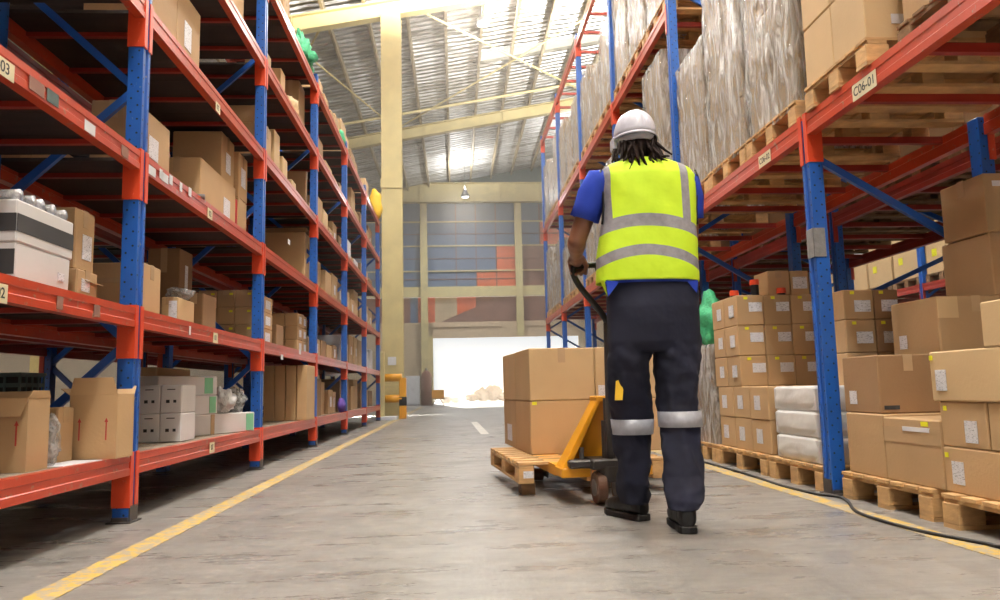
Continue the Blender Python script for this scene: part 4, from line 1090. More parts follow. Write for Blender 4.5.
ve = MB(); N = 96
prof = [(283, 597.5, 697.5, .132, 2.6), (275, 597, 697.5, .134, 2.6), (260, 597, 697, .134, 2.6), (245, 598.5, 696.5, .131, 2.6), (228, 601, 694.5, .128, 2.6), (212, 602.5, 693.5, .127, 2.6), (198, 602, 694, .125, 2.5), (186, 599.5, 695, .12, 2.4), (177, 598.5, 694.5, .112, 2.3), (170.5, 601, 690, .098, 2.2), (166, 607.5, 682, .085, 2.2), (162.5, 616, 672, .072, 2.1), (160.5, 622, 664, .062, 2)]
rings = []
pr2 = []
for a, b in zip(prof[:-1], prof[1:]):
    for q in range(4):
        t = q/4; pr2.append(tuple(a[i]*(1-t)+b[i]*t for i in range(5)))
pr2.append(prof[-1])
for y, a, b, dp, n in pr2:
    rg = ringspan(y, a, b, PY, dp, n, N)
    amp = .0045 if y > 170 else .001
    out = []
    for p in rg:
        v = Vector(p); f = noise.noise(Vector((v.x*11, v.y*11, v.z*7+v.x*6)))*amp*1.6+noise.noise(Vector((v.x*22, v.y*22, v.z*14)))*amp*.7
        d = Vector((v.x, v.y, 0)).normalized(); out.append(v+d*f)
    rings.append(out)
ve.loft(rings, cap=False)
vo = ve.build('safety_vest', vest_mat(), worker, smooth=True)
md = vo.modifiers.new('thickness', 'SOLIDIFY'); md.thickness = .005; md.offset = -1
# black piping along the arm holes
for sx, (xa_, xb_) in ((-1, (600, 601.5)), (1, (694.5, 694))):
    pts = []
    for y in range(172, 232, 6):
        xx = next(a_ if sx < 0 else b_ for (yy, a_, b_, dp, n) in pr2 if yy <= y+2)
        p = W(xx, y, PY); pts.append(p+Vector((sx*.002, -.035, 0)))
    MB().tube(pts, .005, 8).build('vest_piping', M['black_rubber'], vo, smooth=True)
tlp = [W(599, 279, PY-.03), W(607, 296, PY-.06), W(604, 281, PY-.09)]
MB().add([tuple(p) for p in tlp]+[tuple(p+Vector((.004, .004, 0))) for p in tlp], [(0, 1, 2), (5, 4, 3), (0, 3, 4, 1), (1, 4, 5, 2), (2, 5, 3, 0)]).build('vest_corner', pm('lime_cloth', srgb(206, 240, 40), .7), vo)
# hair : cap and locks
hm = MB(); hm.ball(hc+Vector((.004, -.022, -.03)), .093, 22, .98, 1.0, 1.15)
random.seed(5)
for i in range(46):
    a = -PI/2+random.uniform(-1.5, 1.55)
    st = hc+Vector((math.cos(a)*.075, math.sin(a)*.085-.0, random.uniform(-.06, .0)))
    ln = random.uniform(.07, .125); dx = random.uniform(-.02, .03)
    out_ = Vector((math.cos(a), math.sin(a), 0))
    pts = [st, st+out_*.022+Vector((0, 0, -.03)), st+out_*random.uniform(.02, .035)+Vector((dx*.4, -.012, -ln*.6)), st+out_*random.uniform(.02, .05)+Vector((dx, -.02, -ln)), st+out_*random.uniform(.03, .06)+Vector((dx*1.6, -.02, -ln-random.uniform(.0, .03)))]
    hm.tube(pts, [.010, .0095, .008, .0065, .004], 7)
hm.build('hair', M['hair'], worker, smooth=True)
# helmet
hel = MB(); hz0 = W(635, 136.5, PY).z; hx = W(634.5, 130, PY+.03)
rings = []
for k in range(13):
    a = (k/12)*PI/2; rr = math.cos(a)**.78 if k < 12 else 0.03; hgt = W(633, 112.5, PY+.03).z-hz0
    rings.append([(hx.x+.098*rr*math.cos(t)*(1+(.0 if k == 0 else 0)), hx.y+.128*rr*math.sin(t), hz0+hgt*math.sin(a)**.95+.003*math.exp(-(math.cos(t)*rr*.098/.018)**2)*math.cos(a)**.2*(1 if k < 12 else 0)) for t in [2*PI*i/40 for i in range(40)]])
hel.loft(rings)
ho = hel.build('safety_helmet', M['helmet'], worker, smooth=True)
# rolled rim, tilted, with a peak in front
rim = []
for k, (f, dz_) in enumerate(((1.0, 0), (1.035, -.004), (1.05, -.012), (1.02, -.012), (.97, -.002))):
    rim.append([(hx.x+.098*f*math.cos(t), hx.y+.128*f*math.sin(t)+(.05*max(0, math.sin(t))**3 if k in (1, 2, 3) else 0), hz0+dz_-.02*(max(0, math.sin(t))**3)) for t in [2*PI*i/48 for i in range(48)]])
MB().loft(rim, cap=False).build('brim', M['helmet'], ho, smooth=True)
bd = [[(hx.x+.002+r_*1.0*math.cos(t), hx.y+.0+r_*1.28*math.sin(t), z_) for t in [2*PI*i/40 for i in range(40)]] for r_, z_ in ((.089, hz0-.006), (.088, hz0-.034), (.083, hz0-.036), (.083, hz0-.006))]
MB().loft(bd, cap=False).build('nape_band', M['grey_plastic'], ho, smooth=True)
cl, cr = W(611, 139, PY+.06), W(611, 152, PY+.06)
MB().box(-.012, .012, -.035, .035, -.062, .0).build('ear_clip', M['helmet'], ho, (cl.x+.012, cl.y, cl.z), bevel=.006)

# ------------------------------------------------------------------ pallet truck, its pallet and load
TR = math.radians(5.1)            # heading, turned to the left of the aisle
tp = at(601, 506, Z=0); tx, ty = tp.x+.065, tp.y+.07
print('truck', tx, ty)
def T(a, b): return (tx+a*math.cos(TR)-b*math.sin(TR), ty+a*math.sin(TR)+b*math.cos(TR))
truck = empty('pallet_truck', 'yellow hand pallet truck pushed by the worker, forks under the loaded pallet', 'pallet truck', (tx, ty, 0), TR)
FZ = .195                         # top of the forks
for sx in (-1, 1):
    wv_ = MB().tube([(sx*.03, 0, .088), (sx*.085, 0, .088)], .086, 28).build('steer_wheel', M['rubber'], truck, bevel=.006)
    MB().tube([(sx*.026, 0, .088), (sx*.089, 0, .088)], .045, 18).build('wheel_hub', M['steel'], wv_)
    xs_ = sx*.172
    # fork with down-turned edges
    prof = [(-.08, FZ), (.08, FZ), (.08, FZ-.06), (.072, FZ-.06), (.072, FZ-.008), (-.072, FZ-.008), (-.072, FZ-.06), (-.08, FZ-.06)]
    f = MB().prism([(xs_+a, b) for a, b in prof], .2, 1.28, 'y')
    f.add([(xs_-.08, 1.28, FZ), (xs_+.08, 1.28, FZ), (xs_+.05, 1.37, FZ-.03), (xs_-.05, 1.37, FZ-.03), (xs_-.08, 1.28, FZ-.06), (xs_+.08, 1.28, FZ-.06), (xs_+.05, 1.37, FZ-.055), (xs_-.05, 1.37, FZ-.055)], [(0, 1, 2, 3), (4, 7, 6, 5), (0, 4, 5, 1), (1, 5, 6, 2), (2, 6, 7, 3), (3, 7, 4, 0)])
    f.build('fork', M['yellow_paint'], truck)
    rl = MB().tube([(xs_-.04, 1.15, .041), (xs_+.04, 1.15, .041)], .04, 18).build('load_roller', M['rubber'], truck)
    MB().box(xs_-.055, xs_-.043, 1.02, 1.17, .03, .12).box(xs_+.043, xs_+.055, 1.02, 1.17, .03, .12).build('roller_link', M['black_metal'], truck)
# A-shaped carriage: sloping web plate with raised side flanges
zt_ = at(600, 398, Y=4.2).z; wb, wt = .255, .04; y0_, y1_ = .16, .2
def web(w0, w1, ya, yb, za, zb, t=.008):
    m = MB(); m.add([(-w0, ya, za), (w0, ya, za), (w1, yb, zb), (-w1, yb, zb), (-w0, ya+t, za), (w0, ya+t, za), (w1, yb+t, zb), (-w1, yb+t, zb)], [(0, 1, 2, 3), (4, 7, 6, 5), (0, 4, 5, 1), (1, 5, 6, 2), (2, 6, 7, 3), (3, 7, 4, 0)]); return m
web(wb, wt, .19, .15, FZ-.03, zt_).build('carriage_plate', M['yellow_paint'], truck)
for sx in (-1, 1):
    m = MB()
    a, b = Vector((sx*wb, .0, FZ-.02)), Vector((sx*wt, .0, zt_))
    inn = Vector((-sx*.042, 0, -.0))
    vs = []
    for y in (.02, .19):
        vs += [a+Vector((0, y-.0+.02, 0)), a+inn+Vector((0, y+.02, 0)), b+inn*.6+Vector((0, y*.65+.02, 0)), b+Vector((0, y*.65+.02, 0))]
    m.add(vs, [(0, 1, 2, 3), (4, 7, 6, 5), (0, 4, 5, 1), (1, 5, 6, 2), (2, 6, 7, 3), (3, 7, 4, 0)])
    m.build('side_flange', M['yellow_paint'], truck, bevel=.004)
    MB().box(*sorted((sx*.095, sx*wb)), .03, .2, FZ-.055, FZ-.005).build('fork_heel', M['yellow_paint'], truck, bevel=.004)
MB().box(-wt-.01, wt+.01, .03, .17, zt_-.02, zt_+.012).build('top_bracket', M['yellow_paint'], truck, bevel=.006)
MB().box(-.11, .11, -.06, .15, FZ-.01, FZ+.045).box(-.22, -.08, -.02, .12, FZ-.005, FZ+.04).build('axle_casting', M['black_metal'], truck, bevel=.01)
MB().tube([(0, .0, .12), (0, 0, .2), (0, 0, .2), (0, 0, .44), (0, 0, .44), (0, 0, .56)], [.07, .07, .036, .034, .02, .02], 20).build('hydraulic_pump', M['black_metal'], truck)
MB().tube([(-.13, .08, FZ+.03), (-.13, .08, FZ+.1)], .014, 10).build('pedal', M['steel'], truck)
# tiller : D-shaped handle and shaft, leaning back toward the worker
def loc(p): 
    d = Vector((p.x-tx, p.y-ty)); c_, s_ = math.cos(-TR), math.sin(-TR)
    return Vector((d.x*c_-d.y*s_, d.x*s_+d.y*c_, p.z))
HY = 3.66
gl, gr = at(577, 266, Y=HY), at(640, 262, Y=HY)
jn = at(607, 322, Y=HY+.10)
hl, hr, hj = loc(gl), loc(gr), loc(jn)
mid = (hl+hr)/2
MB().tube([(0, -.02, .22), Vector((0, -.03, .3)), hj.lerp(Vector((0, -.03, .3)), .4), hj], [.022, .02, .019, .019], 12).build('tiller_shaft', M['black_metal'], truck, smooth=True)
def bez(P_, n=22):
    out = []
    for k in range(n+1):
        t = k/n; q = [Vector(p) for p in P_]
        while len(q) > 1: q = [q[i].lerp(q[i+1], t) for i in range(len(q)-1)]
        out.append(q[0])
    return out
dl = hj-hl; dr = hj-hr
loopL = bez([hj, hj.lerp(hl, .35)+Vector((-.0, 0, .0)), hl+dl*.42+Vector((-.045, 0, -.01)), hl+Vector((-.045, 0, -.05)), hl+Vector((-.03, 0, -.0)), hl])
loopR = bez([hj, hj.lerp(hr, .35), hr+dr*.42+Vector((.045, 0, -.01)), hr+Vector((.045, 0, -.05)), hr+Vector((.03, 0, 0)), hr])
hd = MB().tube(loopL+[hr], .0155, 12).tube(loopR, .0155, 12).build('handle_loop', M['black_rubber'], truck, smooth=True)
mL = hl.lerp(hr, .30); mR = hl.lerp(hr, .70); 
lower = [mL, mL+dl*.12+Vector((-.02, 0, -.02)), mL.lerp(mR, .5)+Vector((0, 0, -.075)), mR+dr*.12+Vector((.02, 0, -.02)), mR]
MB().tube(bez(lower), .010, 10).build('control_lever', M['black_metal'], truck, smooth=True)

# the raised pallet
PWd, PLn = 1.02, 1.2
pn = at(519, 484, Z=.076); print('pallet corner', pn)
pl_ = loc(Vector((pn.x, pn.y, 0))); pcx, pcy = 0.02, pl_.y+PLn/2
c_ = T(pcx, pcy)
lp = empty('wooden_pallet', 'raised wooden pallet on the forks of the yellow pallet truck', 'pallet', (c_[0], c_[1], .076), TR)
# boards run across, three skids along, as the photo shows at its near corner
w2, l2 = abs(pl_.x-pcx), PLn/2
for i in range(8):
    y = -l2+.045+i*(PLn-.09)/7
    MB().box(-w2, w2, y-.045, y+.045, .1+.002, .12).build('deck_board', M['wood'], lp, bevel=.002)
for x in (-w2+.045, 0, w2-.045):
    MB().box(x-.045, x+.045, -l2, l2, .084, .1).build('stringer_board', M['wood'], lp, bevel=.002)
    for y in (-l2+.07, 0, l2-.07): MB().box(x-.045, x+.045, y-.07, y+.07, .016, .084).build('block', M['wood'], lp, bevel=.002)
    MB().box(x-.045, x+.045, -l2, l2, 0, .016).build('bottom_board', M['wood'], lp)
MB().box(-w2+.045+.0-.03+.012, -w2+.045+.03+.012, -l2-.002, -l2-.0006, .03, .07).build('stencil_label', M['label'], lp)
MB().box(-w2+.03, -w2+.11, -l2+.08, -l2+.2, -.074, -.001).build('chock', M['wood_dull'], lp)
# eight cartons
bt = .076+.1205
pc = at(531, 455, Z=bt); bl = loc(Vector((pc.x, pc.y, 0))); print('load corner', pc, bl)
bh_ = (at(531, 348, Y=pc.y).z-bt)/2; print('box h', bh_)
bw_, bd_ = (at(597, 400, Y=pc.y).x-pc.x)/math.cos(TR), .56
for k, tn in enumerate(('lower', 'upper')):
    for j, dn in enumerate(('near', 'far')):
        for i, cn in enumerate(('left', 'right')):
            c_ = T(bl.x+bw_*(i+.5), bl.y+bd_*(j+.5))
            L = []
            if j == 0 and i == 1 and k == 1: L = [('y', .12, .14, .07, .09)]
            if j == 0 and i == 0 and k == 0: L = [('y', .07, .96, .03, .02, 'yellow_tag', 'yellow_sticker')]
            if j == 1 and i == 0 and k == 0: L = [('x-', .5, .3, .2, .12)]
            carton('cardboard_box', f'{tn} {dn} {cn} carton of the load on the yellow pallet truck', c_[0], c_[1], bt+k*bh_, bw_-.004, bd_-.005, bh_-.002, 'card_light' if k else 'card', TR, None, k == 1, L or None)

# ------------------------------------------------------------------ building shell
HAZE = .02
WX0, WX1, WY0, WY1 = -11.0, 15.0, -10.5, 37.6
struct('floor', MB().box(WX0-.3, WX1+.3, WY0-6, WY1, -.2, 0), M['floor'])
struct('ground', MB().box(-60, 60, WY1, WY1+90, -.25, -.05), M['asphalt'])
def rz_(x): return 10.85+.182*(x+1.4)
# roof sheets with a translucent strip left open between the second and third frames
sk0, sk1, skx0, skx1 = 23.1, 24.0, 1.0, 9.5
def sheet(x0, x1, y0, y1):
    t = .12
    return MB().add([(x0, y0, rz_(x0)), (x1, y0, rz_(x1)), (x1, y1, rz_(x1)), (x0, y1, rz_(x0)), (x0, y0, rz_(x0)+t), (x1, y0, rz_(x1)+t), (x1, y1, rz_(x1)+t), (x0, y1, rz_(x0)+t)],
                    [(0, 1, 2, 3), (4, 7, 6, 5), (0, 4, 5, 1), (1, 5, 6, 2), (2, 6, 7, 3), (3, 7, 4, 0)])
ms = MB()
for a in ((WX0, WX1, WY0, sk0), (WX0, WX1, sk1, WY1+.3), (WX0, skx0, sk0, sk1), (skx1, WX1, sk0, sk1)):
    q = sheet(*a); ms.add(q.v, q.f)
struct('ceiling', ms, M['roof'])
m_, nt, p = newmat('translucent_skylight_sheet')
p.inputs['Base Color'].default_value = (.95, .9, .75, 1); p.inputs['Transmission Weight'].default_value = .95; p.inputs['Roughness'].default_value = .25; p.inputs['IOR'].default_value = 1.02
q = sheet(skx0, skx1, sk0, sk1); q.v = [(x, y, z if i < 4 else z-.11) for i, (x, y, z) in enumerate(q.v)]
struct('window_1', q, m_)
# purlins along the hall
for i, x in enumerate([WX0+.5+1.04*k for k in range(25)]):
    struct('roof_purlin', MB().box(-.04, .04, WY0, WY1, -.2, 0), M['purlin'], loc=(x, 0, rz_(x)-.005))
# rafters
for y in (-9.8, -.3, 9.2, 18.7, 28.2):
    m = MB()
    for (w, z0, z1) in ((.13, -.24, -.2), (.02, -.6, -.24), (.13, -.64, -.6)):
        m.add([(x, y+sy*w, rz_(x)+z) for z in (z0, z1) for sy in (-1, 1) for x in (WX0, WX1)], [(0, 2, 3, 1), (4, 5, 7, 6), (0, 1, 5, 4), (2, 6, 7, 3), (0, 4, 6, 2), (1, 3, 7, 5)])
    for x in range(int(WX0)+1, int(WX1), 3):
        m.box(x-.01, x+.01, y-.12, y+.12, rz_(x)-.6, rz_(x)-.24)
    struct('roof_rafter', m, M['cream_steel'])
# horizontal strut and diagonal rods under the roof
def rod(a, b, r=.03): struct('roof_brace', MB().tube([a, b], r, 8), M['cream_steel'])
rod((WX0, 26.4, rz_(WX0)-.3), (WX1, 26.4, rz_(WX1)-.3), .05)
zb = lambda x: rz_(x)-.3
rod(at(424, 13, Y=19.0), (5.5, 28.0, zb(5.5)), .035)
rod((-2.2, 28.0, zb(-2.2)), (6.2, 19, zb(6.2)), .03)
rod((-4.5, 18.9, zb(-4.5)), (-2.0, 28.0, zb(-2.0)), .03)
rod((-3.2, 18.9, zb(-3.2)), (-7.5, 28.0, zb(-7.5)), .03)
# column between the row end and the door
def hcol(x, y, w, d, z1, mat='column_paint', t=.03):
    m = MB().box(-w/2, w/2, -d/2, -d/2+t, 0, z1).box(-w/2, w/2, d/2-t, d/2, 0, z1).box(-t/2, t/2, -d/2+t, d/2-t, 0, z1)
    return struct('steel_column', m, M[mat], loc=(x, y, 0))
cx0, cx1 = at(382, 300, Y=18.5).x, at(402.5, 300, Y=18.5).x
cxm = (cx0+cx1)/2; print('col', cx0, cx1)
c = hcol(cxm, 18.7, cx1-cx0, .4, rz_(cxm)-.62)
struct('column_splice', MB().box(-(cx1-cx0)/2-.02, (cx1-cx0)/2+.02, -.23, -.2, 0, .25), M['column_paint'], loc=(cxm, 18.7, at(392, 188, Y=18.5).z))
tag(MB().box(-.1, .1, -.006, 0, -.1, .1).box(-.06, .06, -.009, -.0062, -.06, .06).build('wall_notice', M['paper'], None, (at(392, 361, Y=18.48).x, 18.485, at(392, 361, Y=18.48).z)), 'small square notice fixed low on the cream column', 'sign')
for x in (-9.8, 13.5):
    for y in (-.3, 9.2, 18.7, 28.2): hcol(x, y, .3, .4, rz_(x)-.62)
# side walls
struct('wall_front', MB().box(WX0, -4.5, WY0-.2, WY0, 0, rz_(WX0)).box(5.5, WX1, WY0-.2, WY0, 0, rz_(WX0)).box(-4.5, 5.5, WY0-.2, WY0, 5, rz_(WX0)), M['grey_wall'])  # unseen wall behind the camera, its opening made to let fill light in
struct('wall_left', MB().box(WX0-.2, WX0, WY0, WY1, 0, rz_(WX0)), M['grey_wall'])
struct('wall_right', MB().box(WX1, WX1+.2, WY0, WY1, 0, rz_(WX1)), M['grey_wall'])
# end wall : door, header, beam, panels
YE = 37.6
P = lambda x, y: at(x, y, Y=YE)
dx0, dz = P(433, 338).x, P(480, 337.5).z
dx1 = 6.2
zh = P(470, 322).z; zb0, zb1 = P(470, 297).z, P(470, 287).z; zc0, zc1 = P(470, 205).z, P(470, 186).z
struct('wall_back', MB().box(WX0, dx0, YE, YE+.25, 0, zh).box(dx1, WX1, YE, YE+.25, 0, zh), M['panel_tan'])
struct('door_1', MB().box(dx0-.02, dx1, YE-.12, YE+.1, dz, zh-.25).box(dx0-.02, dx0+3.4, YE-.2, YE+.1, zh-.25, zh).box(dx0+3.4, dx0+4.2, YE-.12, YE+.1, zh-.25, zh).box(dx0+4.2, dx1, YE-.2, YE+.1, zh-.25, zh), M['door_header'])
struct('door_jamb', MB().box(dx0-.3, dx0, YE-.2, YE+.1, 0, dz+.1), M['cream_steel'])
# panels between header and cross beam, and glazing grid above
def wallpanel(name, x0, x1, z0, z1, mat): struct(name, MB().box(x0, x1, YE, YE+.1, z0, z1), M[mat])
gx = [P(x, 250).x for x in (402, 421, 428, 456, 476, 496, 516, 522, 540, 560)]
wallpanel('wall_panel', WX0, dx0-1.1, zh, zb0, 'panel_brown')
xs = [dx0-1.1, P(418, 310).x, P(435, 310).x, P(457, 310).x, P(476, 310).x, WX1]
for a, b, mt in zip(xs[:-1], xs[1:], ('panel_blue', 'panel_orange', 'panel_tan', 'panel_orange', 'panel_brown')):
    wallpanel('wall_panel', a, b, zh, zb0, mt)
struct('wall_panel', MB().prism([(P(440, 323).x, zh), (P(545, 323).x, zh), (P(545, 297).x, zb0), (P(500, 297).x, zb0)], YE-.02, YE-.003, 'y'), M['panel_brown'])
# upper field: slate blue louvre panels in a grid
hz = [zb1] + [P(470, y).z for y in (271, 246, 222)] + [zc0+.4]
vx = [WX0]+[P(x, 250).x for x in (384, 402, 424, 456, 476, 496, 518, 540, 560)]+[WX1]
for i in range(len(vx)-1):
    for j in range(len(hz)-1):
        mt = 'panel_blue'
        if (i == 6 and j in (0, 1)) : mt = 'panel_orange'
        if i == 5 and j == 0: mt = 'panel_orange'
        if i >= 7 and j <= 1: mt = 'panel_brown' if i > 7 else 'panel_brown'
        if i == 8 and j == 2: mt = 'panel_orange'
        if i >= 9 and j == 2: mt = 'panel_orange'
        z1_ = hz[j+1]
        if mt == 'panel_orange' and i == 5: z1_ = hz[0]+(hz[1]-hz[0])*.95
        struct('louvre_panel', MB().box(vx[i]+.03, vx[i+1]-.03, YE, YE+.08, hz[j]+.02, z1_-.02), M[mt])
struct('gable_panel', MB().box(WX0, WX1, YE+.08, YE+.16, zb1, rz_(WX1)), M['crate_green'])
for x in vx[1:-1]: struct('window_mullion', MB().box(x-.03, x+.03, YE-.05, YE+.02, zb1, zc0), M['mullion'])
for j, z in enumerate(hz[1:4]):
    struct('window_rail', MB().box(WX0, WX1, YE-.1, YE-.052, z-.035, z+.035), M['column_paint'])
    zz_ = (hz[j]+hz[j+1])/2
    struct('window_rail', MB().box(WX0, WX1, YE-.045, YE-.0, zz_-.02, zz_+.02), M['mullion'])
struct('cross_beam', MB().box(WX0, WX1, YE-.25, YE-.1, zb0, zb1), M['cream_steel'])
# box girder with stiffeners in front of the gable
m = MB().box(WX0, WX1, YE-.55, YE-.5, zc0, zc1).box(WX0, WX1, YE-.7, YE-.35, zc1-.04, zc1).box(WX0, WX1, YE-.7, YE-.35, zc0, zc0+.04)
for x in range(-10, 15, 2): m.box(x+.4, x+.43, YE-.7, YE-.55, zc0+.04, zc1-.04)
struct('crane_girder', m, M['cream_steel'])
for xi in (424, 518):
    x = P(xi, 250).x
    struct('steel_column', MB().box(-.17, .17, -.3, -.27, 0 if xi < 430 else dz, zc0).box(-.17, .17, -.04, 0, 0 if xi < 430 else dz, zc0).box(-.015, .015, -.27, -.04, 0 if xi < 430 else dz, zc0), M['column_paint'], loc=(x, YE-.1, 0))
# lamp hanging under the girder
def highbay(x, y, z, hang, label, power, rad=.2, roof_fill=None):
    r = empty('high_bay_lamp', label, 'ceiling lamp', (x, y, z), 0, 'high bay lamps')
    MB().tube([(0, 0, 0), (0, 0, .1), (0, 0, .26), (0, 0, .34)], [rad, rad*.92, rad*.45, .08], 20).build('reflector', M['grey_plastic'], r, smooth=True)
    MB().tube([(0, 0, .34), (0, 0, .34+hang)], .012, 6).build('hanging_rod', M['steel'], r)
    mm = lampmat
    MB().tube([(0, 0, -.03), (0, 0, -.004)], rad*.85, 20).build('diffuser', mm, r)
    l = bpy.data.lights.new('lamp_light', 'AREA'); l.shape = 'DISK'; l.size = rad*1.7; l.energy = power; l.color = (1, .97, .92)
    lo = bpy.data.objects.new('lamp_light', l); C.objects.link(lo); lo.parent = r; lo.location = (0, 0, -.045)
    l2 = bpy.data.lights.new('roof_fill_light', 'AREA'); l2.shape = 'DISK'; l2.size = rad*1.7; l2.energy = power*(ROOF_FILL if roof_fill is None else roof_fill); l2.color = (1, .97, .92)  # added fill aimed up to brighten the roof, not a lamp part
    l2o = bpy.data.objects.new('roof_fill_light', l2); C.objects.link(l2o); l2o.parent = r; l2o.location = (0, 0, .36); l2o.rotation_euler = (PI, 0, 0)
lampmat, nt, p = newmat('lamp_diffuser'); p.inputs['Emission Color'].default_value = (1, .97, .9, 1); p.inputs['Emission Strength'].default_value = 3
PW = 330; ROOF_FILL = 17.0
for i, (ix, iy, y, nm) in enumerate(((483, 24, 20.5, 'nearer high bay lamp hanging below the foil roof'), (477, 93, 27.8, 'farther high bay lamp hanging below the foil roof'))):
    q = at(ix, iy, Y=y); highbay(q.x, q.y, q.z, rz_(q.x)-q.z-.4, nm, PW)
for i, (x, y) in enumerate(((.4, 14.5), (.4, 9), (.2, 4), (.2, -1), (.2, -6))):
    highbay(x, y, 9.2, rz_(x)-9.2-.4, 'high bay lamp of the row above the aisle, '+['sixth', 'fifth', 'fourth', 'third', 'second'][i]+' before the door', PW)
for i, (x, y) in enumerate(((-5.5, 31), (.6, 34), (5.5, 31))):  # extra lamps put in only to lift the dim end wall
    highbay(x, y, 9.4, rz_(x)-9.4-.4, 'added lamp brightening the end wall, '+['left of the door', 'above the door', 'right of the door'][i], PW*1.15, roof_fill=.6)
for i, (x, y) in enumerate(((-5.2, 5), (-5.2, 12), (5.9, 4), (5.9, 12), (5.9, 20))):
    highbay(x, y, 8.3, rz_(x)-8.3-.4, 'high bay lamp above a neighbouring aisle, '+['left near', 'left far', 'right near', 'right middle', 'right far'][i], PW*.5)
# floor lines
def strip(label, x0, x1, y0, y1, mat, cat='floor marking'):
    tag(MB().box((x0-x1)/2, (x1-x0)/2, (y0-y1)/2, (y1-y0)/2, 0, .002).build('floor_line', M[mat], None, ((x0+x1)/2, (y0+y1)/2, .0005)), label, cat)
lx = at(40, 600, Z=0).x; strip('worn yellow floor line along the left rack', -1.37, -1.26, .5, 30, 'yellow_flat')
strip('worn yellow floor line along the right rack', 1.86, 1.96, .5, 30, 'yellow_flat')
q = at(474, 422, Z=0); q2 = at(485, 434, Z=0); print('dash', q, q2)
tag(MB().add([(q.x-.06, q.y, .0022), (q.x+.06, q.y, .0022), (q2.x+.06, q2.y, .0022), (q2.x-.06, q2.y, .0022), (q.x-.06, q.y, .0005), (q.x+.06, q.y, .0005), (q2.x+.06, q2.y, .0005), (q2.x-.06, q2.y, .0005)], [(0, 1, 2, 3), (4, 7, 6, 5), (0, 4, 5, 1), (1, 5, 6, 2), (2, 6, 7, 3), (3, 7, 4, 0)]).build('floor_line', M['white_flat']), 'short white dash painted mid aisle before the bright door', 'floor marking')
# cable on the floor at the right
cp = [at(x, y, Z=0) for x, y in ((700, 462), (722, 468), (752, 477), (782, 487), (815, 495), (838, 498), (848, 503), (856, 513), (880, 522), (920, 533), (960, 541), (1000, 549), (1040, 560))]
cp = [Vector((q.x, q.y, .0085)) for q in cp]
pts = []
for i in range(len(cp)-1):
    a, b, c_, d_ = cp[max(i-1, 0)], cp[i], cp[i+1], cp[min(i+2, len(cp)-1)]
    for k in range(6):
        t = k/6; pts.append(.5*((2*b)+(c_-a)*t+(2*a-5*b+4*c_-d_)*t*t+(3*b-a-3*c_+d_)*t**3))
tag(MB().tube(pts+[cp[-1]], .008, 8).build('cable', M['black_rubber'], smooth=True), 'black cable snaking along the floor before the right pallets', 'cable')
# barrier and clutter near the row end
q = at(405, 417, Z=0); print('barrier', q)
by_ = 17.9
r = empty('crash_barrier', 'yellow and black crash barrier at the foot of the cream column', 'barrier', (at(403, 400, Y=by_).x, by_, 0))
MB().box(-.08, .08, -.08, .08, 0, at(403, 378, Y=by_).z).build('barrier_post', M['yellow_paint'], r, bevel=.01)
MB().box(-.085, .085, -.085, .085, .3, .5).build('black_stripe', M['black_rubber'], r)
x2 = at(384, 390, Y=by_).x-r.location.x
for zz_ in (at(395, 375, Y=by_).z, at(395, 396, Y=by_).z):
    MB().tube([(-.02, 0, zz_-.06), (x2, 0, zz_-.06)], .09, 12).build('barrier_rail', M['yellow_paint'], r, smooth=True)
for zz_ in (at(395, 385, Y=by_).z, at(395, 389, Y=by_).z): MB().box(x2, -.05, -.03, .03, zz_-.02, zz_+.02).build('thin_rail', M['cream_steel'], r)
r = empty('rack_guard', 'pale steel guard post at the far end of the left rack', 'guard post', (at(381, 390, Y=17.3).x+.02, 17.3, 0))
MB().box(-.06, .06, -.06, .06, 0, at(381, 352, Y=17.3).z).build('guard_post', M['cream_steel'], r, bevel=.01)
MB().box(-.2, .35, -.18, .18, 0, .08).build('guard_foot', M['paper'], r, bevel=.01)
YB = 33.5
Q = lambda x, y: at(x, y, Y=YB)
x0, x1 = Q(406, 390).x, Q(419.5, 390).x; z1_ = Q(412, 376).z
r = empty('cabinet', 'white cabinet standing beyond the cream column left of the bright door', 'cabinet', ((x0+x1)/2, YB+.2, 0))
w = (x1-x0)/2
MB().box(-w, w, -.2, .2, .05, z1_).box(-w+.03, w-.03, -.17, .17, 0, .05).build('cabinet_body', M['paper'], r, bevel=.01)
for sx in (-1, 1): 
    d_ = MB().box(*sorted((sx*.004, sx*(w-.01))), -.215, -.202, .08, z1_-.03).build('cabinet_door', M['paper'], r)
    MB().box(*sorted((sx*.02, sx*.035)), -.23, -.216, z1_*.5, z1_*.6).build('handle', M['steel'], d_)
x0 = Q(426.5, 390).x
r = empty('gas_cylinder', 'dull red-brown gas cylinder standing left of the bright door', 'gas cylinder', (x0, YB+.1, 0))
rr = (Q(432, 390).x-Q(421, 390).x)/2; zt_ = Q(426, 370).z
MB().tube([(0, 0, 0), (0, 0, zt_-.25), (0, 0, zt_-.1), (0, 0, zt_-.02)], [rr, rr, rr*.75, rr*.3], 20).build('cylinder_body', M['panel_brown'], r, smooth=True)
MB().tube([(0, 0, zt_-.02), (0, 0, zt_+.08)], .05, 12).build('valve', M['steel'], r)
x0, x1 = Q(432, 396).x, Q(445, 396).x; za, zb_ = Q(438, 401.5).z, Q(438, 392).z
r = empty('stand', 'small dark stand under the orange box beside the bright door', 'stand', ((x0+x1)/2, YB-1, 0))
MB().box(-.3, .3, -.2, .2, .26, .3).build('stand_top', M['panel_brown'], r)
for sx in (-1, 1):
    for sy in (-1, 1): MB().tube([(sx*.25, sy*.15, 0), (sx*.1, sy*.1, .26)], .02, 6).build('leg', M['panel_brown'], r)
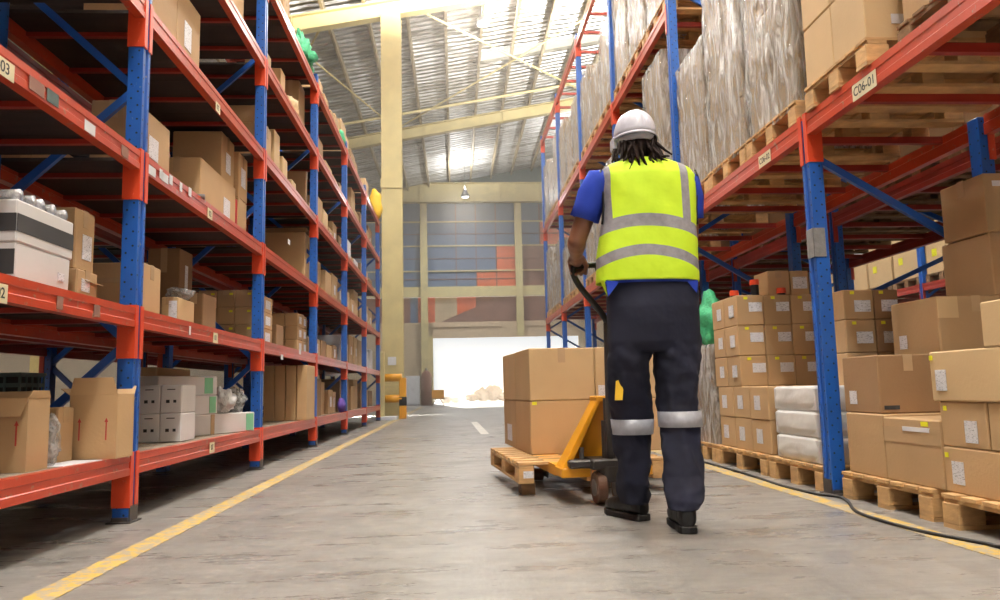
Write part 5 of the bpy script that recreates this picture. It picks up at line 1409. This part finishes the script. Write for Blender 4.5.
carton('orange_box', 'orange box on the small stand beside the bright door', (x0+x1)/2, YB-1, .3, .52, .35, .36, 'yellow_paint', tape=False)
for k, (ix, w_) in enumerate(((447, .5), (456, .4))):
    q = at(ix, 402, Y=40.5)
    r = blob('white_sack', ['left', 'right'][k]+' of two glaring white sacks just outside the door', 'sack', (q.x, 40.5, -.05), w_*.55, 'paper', 1, .7, .8, .2, 2)
for k, (ix, w_, h_) in enumerate(((473, .5, .5), (484, .6, .8), (494, .6, .9), (503, .5, .55))):
    q = at(ix, 402, Y=46)
    blob('bush', ['leftmost', 'second', 'third', 'rightmost'][k]+' dry bush in the row outside the bright door', 'bush', (q.x, 46, -.05), w_*.8, 'hedge', 1, .8, h_, .5, 3)
# neighbouring aisle light for the left: the wall behind far left row is the left wall
mv = bpy.data.materials.new('dusty_air'); mv.use_nodes = True; nt = mv.node_tree; nt.nodes.remove(nt.nodes['Principled BSDF'])
vs = nd(nt, 'ShaderNodeVolumeScatter'); vs.inputs['Color'].default_value = (1, .88, .74, 1); vs.inputs['Density'].default_value = HAZE; vs.inputs['Anisotropy'].default_value = .75
nt.links.new(vs.outputs[0], nt.nodes['Material Output'].inputs['Volume'])
tag(MB().box(-8, 10, 9, YE-.3, .01, 8.5).build('dusty_air', mv), 'faint dusty haze filling the far end of the hall', 'haze', None, 'stuff')
# sky and sun
w = bpy.data.worlds.new('sky'); sc.world = w; w.use_nodes = True
bg = w.node_tree.nodes['Background']; bg.inputs[0].default_value = (1, .965, .91, 1); bg.inputs[1].default_value = 1.6
sun = bpy.data.lights.new('sun', 'SUN'); sun.energy = 14; sun.angle = .02; sun.color = (1, .88, .7)
so = bpy.data.objects.new('sun', sun); C.objects.link(so)
so.rotation_euler = Vector((.12, -1, -.30)).to_track_quat('-Z', 'Y').to_euler()

sc.view_settings.view_transform = 'Standard'; sc.view_settings.look = 'None'; sc.view_settings.gamma = 1
sc.view_settings.use_curve_mapping = False
sc.view_settings.exposure = -0.27
sc.cycles.use_denoising = True
sc.cycles.max_bounces = 6; sc.cycles.transparent_max_bounces = 12; sc.cycles.diffuse_bounces = 4; sc.cycles.glossy_bounces = 3; sc.cycles.transmission_bounces = 4
sc.cycles.caustics_reflective = False; sc.cycles.caustics_refractive = False; sc.cycles.sample_clamp_indirect = 6
for p in placed: print(p)
print('objects', len(C.objects), 'cartons', NB[0])
